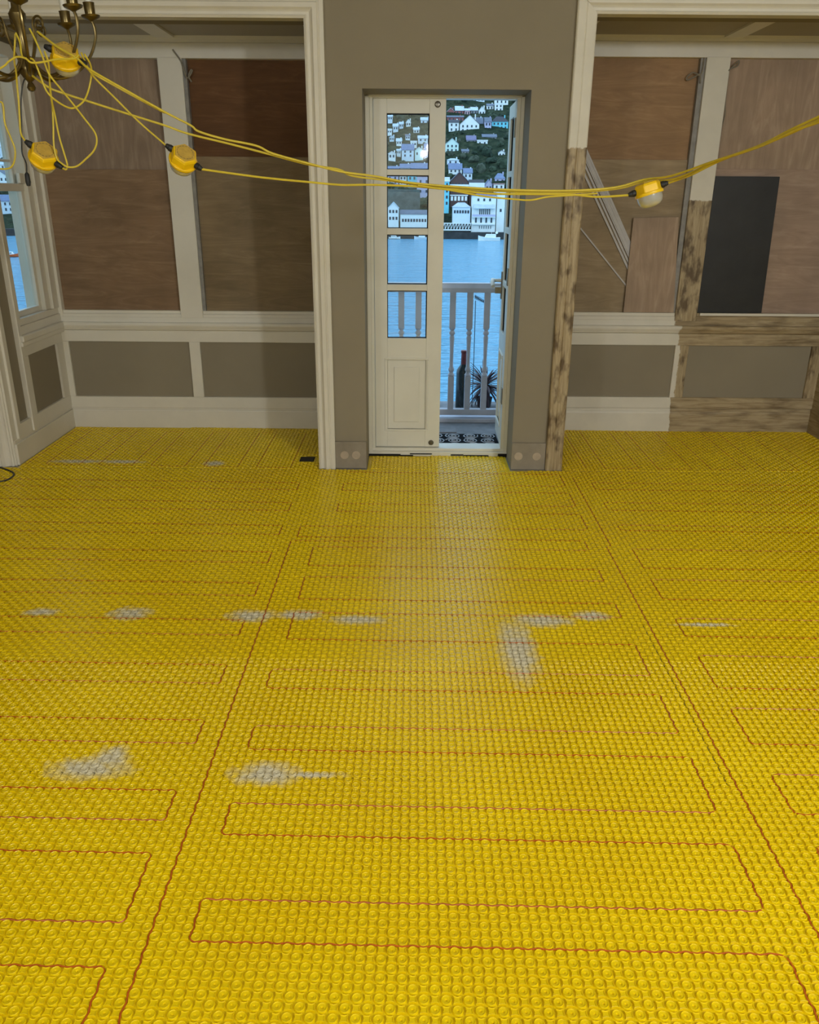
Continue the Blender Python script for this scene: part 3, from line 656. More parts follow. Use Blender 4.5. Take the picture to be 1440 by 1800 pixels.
CORDS = {
'top': [(-1.173,2.9,2.017),(-1.103,2.86,1.971),(-1.039,2.84,1.937),(-1.016,2.88,1.911),(-.934,2.95,1.862),(-.825,3.0,1.802),(-.744,3.0,1.763),(-.717,3.0,1.744),(-.632,3.0,1.721),(-.528,3.0,1.702),(-.472,3.0,1.678),(-.348,3.0,1.647),(-.242,3.0,1.623),(-.125,3.0,1.609),(-.008,3.0,1.59),(.148,3.0,1.578),(.344,3.0,1.569),(.539,3.0,1.568),(.695,3.0,1.579),(.792,2.985,1.605),(.856,2.9,1.615),(.931,2.75,1.652),(.988,2.55,1.686),(1.014,2.4,1.72),(1.046,2.3,1.747),(1.071,2.15,1.775),(1.2,1.7,2.0)],
'mid': [(-1.233,2.93,1.907),(-1.183,2.93,1.871),(-1.157,2.95,1.857),(-1.061,2.98,1.828),(-.94,3.0,1.793),(-.832,3.01,1.762),(-.758,3.01,1.738),(-.626,3.01,1.709),(-.493,3.01,1.678),(-.349,3.01,1.644),(-.252,3.01,1.63),(-.204,3.01,1.61),(-.087,3.01,1.597),(.07,3.01,1.578),(.227,3.01,1.568),(.404,3.01,1.562),(.561,3.01,1.563),(.715,3.01,1.577),(.805,3.02,1.60),(.876,2.92,1.607),(.945,2.74,1.654),(.999,2.54,1.69),(1.023,2.4,1.715),(1.047,2.3,1.74),(1.072,2.15,1.77),(1.21,1.7,1.98)],
'l34': [(-.705,2.94,1.626),(-.627,2.98,1.616),(-.496,3.0,1.601),(-.35,3.0,1.589),(-.243,3.0,1.581),(-.145,3.0,1.582),(-.008,3.0,1.579),(.129,3.0,1.569),(.266,3.0,1.557),(.403,3.0,1.556),(.54,3.0,1.556),(.635,2.98,1.549),(.736,2.952,1.555)],
'l4r': [(.861,2.952,1.593),(.892,2.92,1.606),(.905,2.85,1.617),(.954,2.72,1.658),(.992,2.52,1.688),(1.014,2.38,1.716),(1.039,2.28,1.733),(1.063,2.13,1.763),(1.19,1.7,1.97)],
'stray': [(.021,2.99,1.581),(.147,2.98,1.564),(.244,2.97,1.548),(.342,2.97,1.54),(.406,2.97,1.537),(.469,2.98,1.548),(.558,2.99,1.554),(.638,3.0,1.56)],
'l3l': [(-1.037,2.88,1.958),(-1.035,2.9,1.933),(-1.021,2.92,1.896),(-.971,2.94,1.841),(-.899,2.95,1.767),(-.815,2.94,1.697)],
'loopA': [(-1.22,2.85,2.005),(-1.207,2.84,1.978),(-1.197,2.82,1.936),(-1.166,2.82,1.929),(-1.152,2.82,1.89),(-1.142,2.83,1.844),(-1.122,2.85,1.818),(-1.091,2.88,1.801),(-1.06,2.9,1.82),(-1.044,2.92,1.855),(-1.027,2.92,1.904),(-1.021,2.9,1.93),(-1.028,2.88,1.954)],
'loopB': [(-1.18,2.86,2.019),(-1.163,2.85,1.987),(-1.144,2.84,1.94),(-1.131,2.84,1.893),(-1.104,2.86,1.848),(-1.081,2.88,1.81),(-1.058,2.9,1.77),(-1.033,2.9,1.734),(-1.029,2.9,1.707),(-1.043,2.9,1.678),(-1.074,2.9,1.652),(-1.105,2.9,1.631),(-1.13,2.89,1.628),(-1.145,2.88,1.638),(-1.16,2.88,1.655),(-1.163,2.88,1.694),(-1.161,2.89,1.745),(-1.159,2.9,1.803),(-1.151,2.88,1.85),(-1.137,2.86,1.911),(-1.138,2.85,1.949)],
'l1r': [(-1.151,2.891,1.626),(-1.142,2.9,1.621),(-1.136,2.9,1.635),(-1.141,2.9,1.669),(-1.15,2.9,1.72),(-1.154,2.9,1.778),(-1.15,2.88,1.826),(-1.14,2.86,1.88),(-1.132,2.85,1.926),(-1.14,2.85,1.957)],
'l1l': [(-1.257,2.891,1.703),(-1.273,2.9,1.727),(-1.27,2.9,1.769),(-1.265,2.9,1.819),(-1.262,2.9,1.867),(-1.25,2.88,1.905),(-1.246,2.87,1.935),(-1.233,2.86,1.973),(-1.226,2.86,2.004)],
'l2f': [(-1.34,2.72,1.85),(-1.24,2.75,1.896),(-1.22,2.77,1.917),(-1.197,2.78,1.931),(-1.172,2.78,1.927),(-1.156,2.78,1.916),(-1.126,2.79,1.919),(-1.085,2.8,1.928),(-1.041,2.82,1.933),(-1.031,2.84,1.945)],
'l2r': [(-1.030,2.89,1.926),(-1.032,2.93,1.91),(-.976,2.97,1.877),(-.915,3.0,1.844),(-.829,3.01,1.80)],
'left': [(-1.388,2.95,1.806),(-1.342,2.95,1.823),(-1.343,2.95,1.764),(-1.332,2.95,1.721),(-1.323,2.95,1.684),(-1.329,2.95,1.652),(-1.344,2.95,1.629),(-1.368,2.95,1.622),(-1.402,2.95,1.624)],
}
CL = {'top':'topmost yellow cord swooping from the chandelier across the door to the upper right','mid':'yellow cord running just below the topmost one from the chandelier to the right','l34':'lowest yellow cord strung between the two far apart festoon lamps','l4r':'yellow cord leaving the right end of the festoon lamp in front of the right bay',
 'stray':'thin slack yellow cord dipping below the bundle at the door','l3l':'yellow cord dropping from the chandelier to the lamp before the left mullion','loopA':'shallow yellow cord loop hanging below the chandelier','loopB':'largest yellow cord loop hanging below the chandelier, reaching lamp height',
 'l1r':'yellow cord rising from the right gland of the lowest chandelier lamp','l1l':'yellow cord rising from the left gland of the lowest chandelier lamp','l2f':'yellow cord wound across the front of the chandelier arms','l2r':'yellow cord leaving the right gland of the lamp on the chandelier arms','left':'yellow cord loop hanging left of the chandelier before the side window'}
for k, p_ in CORDS.items(): cordo('power_cord', p_, .0036 if k in ('top','mid','l34','l4r') else .0029, M['cord'], CL[k], 'cord', 7, 6, 'yellow festoon cords')
o = cordo('pull_cord', [(-1.244,2.93,1.895),(-1.257,2.93,1.871),(-1.271,2.93,1.821),(-1.28,2.93,1.754),(-1.288,2.93,1.704),(-1.292,2.93,1.669),(-1.284,2.93,1.64),(-1.287,2.93,1.612)], .0022, M['greycable'], 'thin dark pull cord with a black toggle hanging from the chandelier')
t_ = MB().lathe([(.003,0),(.0075,-.006),(.0085,-.03),(.006,-.042),(.002,-.043)], 12, Matrix.Translation(Vector((-1.287,2.93,1.612))-o.location)).build('toggle', M['black'], o, True)

# ------------------------------------------------------------------ chandelier
CH = Vector((-1.236, 2.945, 1.868))
ch = empty('chandelier', CH, (R(1), R(-3), 0)); tag(ch, 'antique brass chandelier with curved candle arms at the upper left', 'chandelier')
MB().lathe([(.002,-.014),(.010,-.011),(.014,-.002),(.010,.008),(.006,.014),(.016,.022),(.026,.040),(.028,.058),(.018,.075),(.011,.090),(.012,.14),(.015,.175),(.024,.190),(.026,.205),(.014,.222),(.010,.26),(.016,.30),(.010,.34),(.006,.37)], 16).build('column', M['brass'], ch, True)
MB().lathe([(.005,.36),(.005,1.06),(.05,1.07),(.055,1.082)], 12).build('hanging_rod', M['brass'], ch, True)
ap = smooth_path([(.012,0,.085),(.030,0,.055),(.060,0,.032),(.100,0,.026),(.150,0,.044),(.195,0,.085),(.222,0,.135),(.226,0,.170),(.220,0,.194)], 5)
arm_me = cup_me = can_me = None
for k in range(8):
    a = R(-20+45*k); rot = Matrix.Rotation(a, 4, 'Z')
    if k == 0:
        arm = MB().tube(ap, [.0055]*20+[.0048]*(len(ap)-20), 9).build('arm', M['brass'], ch, True)
        cup = MB().lathe([(.004,-.004),(.010,0),(.027,.008),(.030,.014),(.026,.015),(.010,.009),(.016,.012),(.0175,.048),(.0185,.050),(.014,.051)], 18, Matrix.Translation((.220,0,.192))).build('candle_cup', M['brass'], arm, True)
        can = MB().lathe([(.0115,.05),(.0115,.125),(.006,.128)], 14, Matrix.Translation((.220,0,.192))).build('candle_sleeve', M['bulb'], arm, True)
        proto = (arm, cup, can)
    else:
        arm = proto[0].copy(); col.objects.link(arm); arm.parent = ch
        for q in proto[1:]: c = q.copy(); col.objects.link(c); c.parent = arm
    arm.rotation_euler = (0, 0, a)
sp_ = [(.020,0,.060),(.034,0,.085),(.050,0,.12),(.058,0,.15)]+[(.083+.025*(1-j/26)*math.cos(R(180-j*27)), 0, .168+.025*(1-j/26)*math.sin(R(180-j*27))) for j in range(22)]
for k in range(4):
    if k == 0: s0 = MB().tube(smooth_path(sp_, 2), .0034, 8).build('scroll', M['brass'], ch, True); s_ = s0
    else: s_ = s0.copy(); col.objects.link(s_); s_.parent = ch
    s_.rotation_euler = (0, 0, R(-25+90*k))

# ------------------------------------------------------------------ balcony
M['ext_white'] = plain('railing_paint', S(196,194,202), .55, 0, .06, 12)
M['deck'] = plain('weathered_deck', S(128,126,128), .8, 0, .3, 7, .3, 40)
struct(MB().box(-.45,.87,5.06,5.93,-.16,-.02).build('balcony_floor', M['deck']))
struct(MB().box(-.45,.87,5.84,5.95,-.02,.012).build('balcony_kerb', M['ext_white'], bevel=.006))
slab = struct(MB().box(.14,.33,5.56,5.70,-.02,-.012).build('balcony_patch', M['deck'], bevel=.003))
rl = empty('railing', (.2,5.88,.012)); tag(rl, 'white painted balcony railing with turned balusters beyond the open door', 'railing')
MB().prism([(-.035,.905),(.035,.905),(.040,.935),(.030,.968),(-.030,.968),(-.040,.935)], -.65, .66, 'x').build('top_rail', M['ext_white'], rl)
MB().box(-.65,.66,-.025,.025,.022,.066).build('bottom_rail', M['ext_white'], rl, bevel=.004)
bb = MB(); hs = .021
bb.box(-hs,hs,-hs,hs,.064,.31); bb.box(-hs,hs,-hs,hs,.66,.908)
bb.lathe([(.019,.308),(.024,.318),(.019,.33),(.014,.338),(.021,.352),(.021,.362),(.014,.38),(.013,.43),(.0145,.52),(.017,.575),(.0185,.59),(.013,.603),(.021,.615),(.021,.625),(.013,.638),(.024,.655),(.019,.664)], 14)
bal = None
for k in range(-4, 4):
    x = .296 + .1215*k - .2 if True else 0
    if bal is None: bal = bb.build('baluster', M['ext_white'], rl, True); o = bal
    else: o = bal.copy(); col.objects.link(o); o.parent = rl
    o.location = (x+.1215, 0, 0)
# doormat with scrollwork
dm = empty('doormat', (.30,5.34,-.02)); tag(dm, 'black rubber scrollwork doormat on the balcony outside the door', 'doormat')
M['matblack'] = plain('mat_rubber', S(14,15,17), .9, 0, .1, 30, spec=.1); MB().box(-.42,.30,-.17,.17,0,.010).build('mat_base', M['matblack'], dm, bevel=.003)
M['scroll'] = plain('doormat_scroll', S(170,172,178), .6, 0, .2, 30)
sq = None
for i in range(6):
    for j in range(3):
        if sq is None:
            pts = [((.057-.0024*k)*math.cos(R(k*40)), (.057-.0024*k)*math.sin(R(k*40)), .011) for k in range(22)]
            sq = MB().tube(pts, .004, 5).build('scroll', M['scroll'], dm, True); o = sq
        else: o = sq.copy(); col.objects.link(o); o.parent = dm
        o.location = (-.355+.118*i, -.112+.112*j, 0); o.rotation_euler = (0, 0, R(70*(i+2*j))); o.scale = ((1 if (i+j) % 2 else -1), 1, 1)
# ledge outside, bottle, spiky plant, hook
struct(MB().box(-.45,.87,5.95,6.35,-.16,.02).build('outer_ledge', M['deck']))
bt = empty('bottle', (.400,6.09,.02)); tag(bt, 'large dark green bottle with red foil neck standing behind the balusters', 'bottle')
M['bottle'] = plain('bottle_glass', S(26,36,34), .12, 0, .1, 20); M['foil'] = plain('red_foil', S(110,48,46), .4, .2, .15, 30)
MB().lathe([(.040,0),(.054,.004),(.056,.02),(.054,.285),(.050,.305),(.030,.335),(.021,.35),(.019,.40)], 20).build('glass_body', M['bottle'], bt, True)
MB().lathe([(.0205,.345),(.0225,.35),(.020,.43),(.024,.434),(.024,.448),(.020,.452),(.004,.453)], 18).build('foil_neck', M['foil'], bt, True)
pl = empty('spiky_plant', (.575,6.19,.02)); tag(pl, 'dark purple spiky leaved plant beside the bottle behind the railing', 'plant')
M['leaf'] = plain('purple_leaf', S(58,34,42), .5, 0, .35, 12, obj=True)
M['pot'] = plain('dark_pot', S(46,48,50), .6, 0, .2, 15)
MB().tube([(0,0,.05),(.004,0,.10),(0,0,.16)], .014, 8).build('stem', M['pot'], pl, True); MB().lathe([(.05,0),(.062,.07),(.064,.072),(.054,.06)], 16).build('pot', M['pot'], pl, True)
lv = None
for k in range(84):
    if k < 3:
        b = MB(); L = .16+.025*k; n = 7; bend = .03+.03*k; vs_ = []
        for i in range(n+1):
            t = i/n; wd = .011*(math.sin(math.pi*(.18+.82*t))**.7)*(1 if t < 1 else 0)+.0004
            for s in (-1, 1): vs_.append((L*t, s*wd, -bend*t*t))
            vs_.append((L*t, 0, -bend*t*t-.0025))
        b.add(vs_, [(3*i,3*i+2,3*i+5,3*i+3) for i in range(n)]+[(3*i+2,3*i+1,3*i+4,3*i+5) for i in range(n)])
        o = b.build('leaf', M['leaf'], pl, True); sd = o.modifiers.new('thick','SOLIDIFY'); sd.thickness = .0012; lv = (lv or [])+[o]
    else: o = lv[k % 3].copy(); col.objects.link(o); o.parent = pl
    o.location = (0,0,.16); o.rotation_euler = (0, R(-85+random.random()**.8*135), R(k*137.5))
hk = empty('garden_hook', (.478,6.16,.02)); tag(hk, 'thin dark upright rod with a notched arm behind the balusters', 'hook')
MB().tube([(0,0,0),(.002,0,.4),(.000,0,.77),(-.001,0,.805)], .0028, 6).build('rod', M['black'], hk, True)
b = MB().tube([(-.008,0,.838),(.02,0,.820),(.062,0,.796)], .003, 6)
for k in range(8): b.box(-.006+.0090*k,-.001+.0090*k,-.003,.003,.818-.004*k,.848-.0050*k)
b.build('notched_arm', M['black'], hk)
# ------------------------------------------------------------------ river and far bank
def water():
    t = NT('river_water').set(.16, 0, .5); v = t.world(); t.base(S(100,158,186)); t.b.inputs['IOR'].default_value = 1.33
    a = t.noise(v, 1, 4, .6, (.10,.34,.3)); b = t.noise(v, 1, 3, .6, (.02,.06,.1)); t.bump(t.math('ADD', a, b), 1.0, 2.6); return t.m
struct(MB().add([(-700,7,-20.1),(300,7,-20.1),(300,458,-20.1),(-700,458,-20.1)],[(0,1,2,3)]).build('river', water()))
def hz(x, y):
    if y < 464: return -16.9
    return -16.9+.42*(y-464) + 1.6*math.sin(x*.045+y*.02)*min(1,(y-464)/40) + .9*math.sin(x*.13-y*.07)*min(1,(y-464)/40)
xs = [-420+9*i for i in range(70)]; ys = [455,463.9,470]+[480+9*i for i in range(38)]
vv = [(x, y, hz(x, y)) for y in ys for x in xs]; n = len(xs)
ff = [(j*n+i, j*n+i+1, (j+1)*n+i+1, (j+1)*n+i) for j in range(len(ys)-1) for i in range(n-1)]
t = NT('hillside_scrub').set(.95, 0, .1); v = t.world()
t.base(t.ramp(t.noise(v, .16, 6, .75), [(.3, S(24,34,26)), (.5, S(50,62,44)), (.62, S(76,80,60)), (.75, S(40,50,36))])); t.bump(t.noise(v, .3, 5, .7), 1, 3)
struct(MB().add(vv, ff).build('hillside', t.m, smooth=True))
M['quay'] = plain('dark_quay_stone', S(58,56,54), .9, 0, .35, .25, .5, 1); M['quaytop'] = plain('quay_concrete', S(168,166,160), .9, 0, .1, .3)
struct(MB().box(-420,190,454.5,460,-22,-16.6).build('quay_wall', M['quay']))
WC = {k: plain('render_'+k, c, .85, 0, .05, .3) for k, c in dict(ice=S(214,222,226), white=S(236,236,230), brick=S(156,96,92), pink=S(206,168,170), stone=S(150,148,146), lilac=S(190,184,206), cyan=S(122,204,216), mint=S(214,232,220), timber=S(92,66,58)).items()}
RC_ = {k: plain('roof_'+k, c, .85, 0, .12, .6) for k, c in dict(slate=S(104,110,124), rose=S(190,150,146), white=S(232,232,228), pale=S(186,196,204), dark=S(70,68,74), purple=S(118,112,140), blue=S(112,124,152), brick=S(150,92,84)).items()}
M['pane'] = plain('far_window_glass', S(40,48,58), .15, 0, .2, .5); M['trimw'] = WC['white']
WIN = MB().box(-.5,.5,-.10,.02,0,1).build('window', M['pane']); WINM = WIN.data; bpy.data.objects.remove(WIN)
def windows(r, x0, x1, z0, z1, cols, rows, ww, wh, y=0):
    for i in range(cols):
        for j in range(rows):
            o = bpy.data.objects.new('window', WINM); col.objects.link(o); o.parent = r
            o.location = (x0+(x1-x0)*(i+.5)/cols, y, z0+(z1-z0)*(j+.5)/rows-wh/2); o.scale = (ww, 1, wh)
def house(x0, x1, y, z0, h, rh, kind, wc, rc, label, dep=7.5, win=None, chim=True):
    cx, w2 = (x0+x1)/2, (x1-x0)/2; r = empty('house', (cx, y, z0)); tag(r, label, 'house', 'houses on the far bank')
    b = MB().box(-w2,w2,0,dep,-3.5,h)
    if kind == 'g': b.prism([(-w2,h),(w2,h),(0,h+rh)], .01, dep, 'y')
    if kind == 'r': b.prism([(0,h),(dep,h),(dep/2,h+rh)], -w2, w2, 'x')
    b.build('wall', WC[wc], r); e = .35; th = .25; rm = RC_[rc]; b = MB()
    if kind == 'g':
        k = rh/w2
        for s in (-1,1): b.prism([(0,h+rh),(s*(w2+e),h-e*k),(s*(w2+e),h-e*k+th),(0,h+rh+th)], -e, dep+e, 'y')
    elif kind == 'r':
        k = rh/(dep/2)
        b.prism([(-e,h-e*k),(dep/2,h+rh),(dep/2,h+rh+th),(-e,h-e*k+th)], -w2-e, w2+e, 'x'); b.prism([(dep+e,h-e*k),(dep/2,h+rh),(dep/2,h+rh+th),(dep+e,h-e*k+th)], -w2-e, w2+e, 'x')
    elif kind == 'h':
        q = min(w2*.6, dep/2)
        b.add([(-w2-e,-e,h),(w2+e,-e,h),(w2+e,dep+e,h),(-w2-e,dep+e,h),(-w2+q,dep/2,h+rh),(w2-q,dep/2,h+rh)], [(0,1,5,4),(1,2,5),(2,3,4,5),(3,0,4),(3,2,1,0)])
    else: b.box(-w2-.2,w2+.2,-.2,dep+.2,h,h+rh)
    roof = b.build('roof', rm, r)
    if chim and kind != 'f': MB().box(w2*.55,w2*.55+.7,dep/2-.4,dep/2+.4,h+rh*.4,h+rh+.8).build('chimney', WC[wc], roof)
    if h > 1.6:
        c_, r_ = win or (max(2, int(w2*2/2.6)), 2 if h > 4.4 else 1)
        windows(r, -w2*.92, w2*.92, .1, h-.1, c_, r_, min(1.0, w2*.5), min(1.5, h/r_*.55))
    return r
HOUSES = [
(41.8,52.6,661,65.7,1.9,1.5,'r','ice','slate','long pale house highest on the hill, cut by the door head'),
(59.6,69.1,654,63.0,3.7,2.9,'g','white','rose','gabled white house with rosy roof at the top right of the hill'),
(58.2,64.2,641,57.4,4.7,0.7,'f','white','white','flat topped white house just below the rosy roofed gable'),
(24.4,30.0,634,54.4,2.2,2.2,'g','brick','pale','red brick gable with pale roof at the upper left of the open doorway'),
(29.6,36.8,634,54.4,2.9,2.9,'r','brick','pale','red brick house with pale slope, right of the upper left brick gable'),
(35.9,40.7,633,54.0,3.2,1.4,'r','pink','pale','small pink rendered house in the upper row of brick houses'),
(40.9,46.5,635,55.0,2.5,2.2,'r','stone','pale','grey stone house between the pink house and a small white gable'),
(46.0,51.2,634,54.6,2.5,2.9,'g','white','pale','small white gable at the right end of the upper row'),
(24.0,35.4,621,49.1,2.8,1.1,'r','brick','slate','low red brick terrace directly above the white terrace'),
(24.6,32.2,603,41.4,5.9,1.7,'r','white','dark','white two storey house left of the tall white gable'),
(31.1,44.9,602,41.1,5.2,5.5,'g','white','dark','tall white gable with dark roof, largest of the middle row'),
(40.7,48.8,611,42.2,5.2,3.8,'r','ice','slate','pale blue white house with a bright blue door by the tall gable'),
(48.1,53.8,604,42.0,5.9,2.8,'r','lilac','slate','lilac rendered house between the pale and the turquoise house'),
(53.3,64.9,608,43.4,4.9,3.5,'h','cyan','dark','turquoise house with dark hipped roof on the right of the hill'),
(21.3,29.7,569,27.3,5.0,3.3,'g','mint','slate','pale mint gable standing alone at the left edge of the open doorway'),
(35.5,42.2,582,32.7,2.7,2.7,'r','stone','purple','stone house with purple grey roof among the dark trees'),
(46.3,55.7,589,35.6,2.1,1.7,'r','stone','slate','low grey roofed house among trees under the lilac house'),
(41.7,49.1,580,32.0,2.7,0.7,'f','white','white','low flat white building surrounded by dark trees'),
(21.8,29.3,551,19.6,2.6,1.0,'h','ice','pale','small pale house with hipped roof below the mint gable'),
(22.5,31.6,539,14.4,2.2,3.2,'r','white','blue','white house with a broad blue roof above the timber building'),
(30.2,36.4,531,11.1,3.2,2.5,'r','ice','blue','blue roofed house right behind the timber fronted building'),
(49.7,55.8,525,8.6,2.5,3.1,'h','lilac','blue','lilac house with blue hipped roof near the open door leaf'),
(43.2,47.9,514,4.1,3.7,2.5,'g','lilac','blue','little lilac gable above the tall white waterfront building'),
(47.3,54.0,511,2.8,4.9,0.6,'f','white','rose','flat white block with rosy parapet behind the waterfront wing'),
(-9.7,-6.2,610,44.5,2.1,1.4,'r','ice','pale','tiny pale house high up, seen through the top door pane'),
(-4.3,-1.2,612,45.4,2.5,1.8,'g','white','pale','tiny white gable highest in the middle of the top door pane'),
(-16.8,-13.4,600,40.3,1.7,1.0,'f','white','white','tiny flat white house at the left edge of the top door pane'),
(-13.5,-8.9,605,42.4,2.4,1.7,'r','ice','pale','pale house left of centre in the upper half of the top pane'),
(-10.4,-7.0,581,32.3,2.0,1.7,'r','white','pale','small white house alone on the slope in mid height of the top pane'),
(5.8,12.1,616,46.8,2.8,1.8,'r','ice','pale','pale house in the upper right corner of the top pane'),
(3.8,10.2,586,34.4,2.0,1.7,'r','ice','pale','pale house at the right edge in mid height of the top pane'),
(-6.7,1.9,561,23.7,4.6,3.3,'r','ice','blue','wide pale house with blue roof in the lower middle of the top pane'),
(0.8,7.3,562,24.1,4.0,2.0,'g','mint','slate','mint gable right of the wide blue roofed house in the top pane'),
(7.4,12.8,564,24.9,4.0,3.3,'r','lilac','blue','lilac house behind the door stile, right of the mint gable'),
(-15.0,-10.3,559,22.9,3.0,1.3,'g','white','pale','small white gable at the lower left of the top pane'),
(-15.5,-7.8,538,14.1,2.2,1.6,'r','ice','blue','pale low house at the bottom left of the top pane'),
(-7.5,-0.9,539,14.5,2.6,2.2,'r','white','blue','white low house at the bottom middle of the top pane'),
(-0.9,9.6,537,13.9,2.9,2.9,'r','ice','blue','long blue roofed house at the bottom right of the top pane'),
(-15.0,-7.6,521,7.2,5.0,2.2,'r','lilac','pale','lilac house at the top left of the second door pane'),
(-7.9,-2.8,521,7.2,5.0,1.9,'r','white','blue','narrow white house at the top of the second door pane'),
(-3.1,2.9,519,6.3,6.2,1.9,'r','cyan','blue','turquoise house at the top of the second door pane'),
(2.9,10.5,507,1.0,10.7,1.8,'r','lilac','brick','tall lilac block with red roof at the right of the second pane'),
(-17.1,-13.9,623,50.0,2.1,1.1,'r','ice','pale','tiny pale house in the top left corner of the top door pane'),
(0.8,4.6,601,40.4,2.1,1.4,'r','white','pale','tiny white house right of centre in the upper half of the top pane'),
(-15.0,-12.0,588,35.0,2.0,1.0,'g','ice','pale','tiny pale gable at the left edge in mid height of the top pane'),
(-4.5,-1.5,590,35.9,2.1,1.0,'r','ice','slate','tiny slate roofed house in the centre of the top pane'),
(-1.1,3.0,580,31.6,2.0,1.0,'f','white','white','low flat white house above the mint gable in the top pane'),
(-10.1,-7.2,566,25.9,2.0,1.0,'r','white','pale','tiny white house left of the wide blue roofed house in the top pane'),
(53.1,58.0,644,58.7,2.6,1.5,'r','white','slate','small white house with slate roof left of the flat topped white house'),
(31.7,36.1,566,25.8,2.0,1.3,'r','stone','slate','small stone house among trees right of the mint gable'),
(54.8,59.1,563,24.5,2.6,1.3,'g','white','slate','small white gable at the far right beside the open door leaf'),
(-231,-219,482,-9,6,3,'r','ice','blue','pale house with blue roof just above the water in the bay side window'),
(-247,-236,512,4,6,3.5,'g','white','slate','white gable on the bank seen in the bay side window'),
(-254,-245,530,11,6,3,'r','white','pale','white house right behind the white gable in the bay side window'),
(-276,-264,585,34,6,3,'r','white','blue','white house highest up in the bay side window'),
(-264,-253,556,22,6,3,'h','ice','pale','pale hipped house on the upper bank in the bay side window'),
]
HOUSES = [list(q) for q in HOUSES]
for i, a in enumerate(HOUSES):                      # neighbours in a row share a party wall
    for b in HOUSES[i+1:]:
        if abs(a[2]-b[2]) < 8.4:
            lo, hi = (a, b) if a[0]+a[1] < b[0]+b[1] else (b, a)
            if lo[1] > hi[0]-.72: m_ = (lo[1]+hi[0])/2; lo[1] = m_-.36; hi[0] = m_+.36
for q in HOUSES: house(*q)
# named waterfront buildings
h_ = house(20.7,30.2,470,-.8,9.5,4.5,'g','timber','slate','brown timber and brick building with white windows behind the boathouse', 9, (5,3), False)
MB().box(-5.1,5.1,-.9,0,6.4,7.9).build('balcony_front', WC['white'], h_); MB().box(-4.9,4.9,-.3,.05,2.2,2.7).build('band', WC['white'], h_)
for i in range(5): MB().box(-4.4+1.9*i,-3.2+1.9*i,-.16,.0,-.3,1.9).build('window_surround', WC['white'], h_)
house(15.6,20.0,468,-4,12.5,2,'r','cyan','pale','turquoise waterfront building beside the door stile', 8, (2,4), False)
h_ = house(31.0,38.8,471,-2,8.2,3.2,'r','timber','dark','dark roofed building with white parapet above the white waterfront building', 9, (3,2), False)
MB().box(-4.2,4.2,-.8,0,7.0,10.0).build('parapet', WC['white'], h_)
h_ = house(31.9,44.6,459,-16.1,17.6,1.4,'h','white','purple','tall white waterfront building with balconies on three floors', 8, (1,1), False)
for q in [c for c in h_.children if c.name.startswith('window')]: bpy.data.objects.remove(q)
windows(h_, -4.6, 4.6, 14.4, 16.8, 3, 1, 1.0, 1.3); windows(h_, -2.6, 3.6, 7.6, 11.6, 6, 1, .55, 3.0); windows(h_, -5.4, 5.6, 4.0, 7.0, 4, 1, .9, 2.6); windows(h_, -2.6, 4.6, .9, 3.0, 6, 1, .35, 1.5)
b = MB().prism([(-.0,12.6),(-2.2,11.2),(-2.2,11.5),(0,13.4)], -5.6, 5.6, 'x'); b.build('verandah_roof', RC_['pale'], h_)
MB().box(-6.2,6.2,-1.8,0,6.9,7.3).build('balcony_floor', WC['white'], h_); MB().box(-6.2,6.2,-1.85,-1.75,7.3,8.4).build('balcony_rail', WC['lilac'], h_); MB().box(-6.2,6.2,-1.2,0,3.2,3.8).build('balcony_floor', WC['white'], h_)
house(45.3,49.5,461,-14,16.6,.8,'f','white','white','plain white wing on the right of the tall waterfront building', 8, (1,1), False)
h_ = house(21.8,31.1,459,-8.8,4.6,2.3,'h','ice','pale','pale boathouse with tall glass bay built out over the dark quay', 7, (6,1), False)
MB().box(-4.5,4.6,.8,6,-8.0,-3.4).build('dark_undercroft', M['quay'], h_)
h_ = house(-12.6,-7.0,459,-11.8,7.0,2.8,'g','white','pale','white gabled boathouse on the quay, seen through the second pane', 8, (3,2), False)
h_ = house(-6.1,10.2,460,-14.2,6.4,1.8,'r','white','slate','long white waterfront row with tall arched windows in the second pane', 8, (10,1), False)
struct(MB().box(-15,4.5,476,479,-14,4.5).build('retaining_wall', plain('mossy_wall', S(92,98,90), .9, 0, .35, .3, .5, 1)))
br = empty('gangway', (24,456,-16)); tag(br, 'white lattice gangway bridge along the quay beside the white building', 'bridge')
MB().box(-8,7.5,-.9,.9,.2,.8).build('deck', WC['white'], br); MB().box(-8,7.5,-1,-.8,3.6,4.0).build('top_chord', WC['white'], br); MB().box(-8,7.5,.8,1,3.6,4.0).build('top_chord', WC['white'], br)
for i in range(10):
    MB().prism([(-8+1.55*i,.7),(-7.7+1.55*i,.7),(-6.45+1.55*i,3.7),(-6.75+1.55*i,3.7)], -1, -.85, 'y').build('diagonal', WC['white'], br); MB().box(-8+1.55*i,-7.75+1.55*i,-1,-.8,.7,3.7).build('post', WC['white'], br)
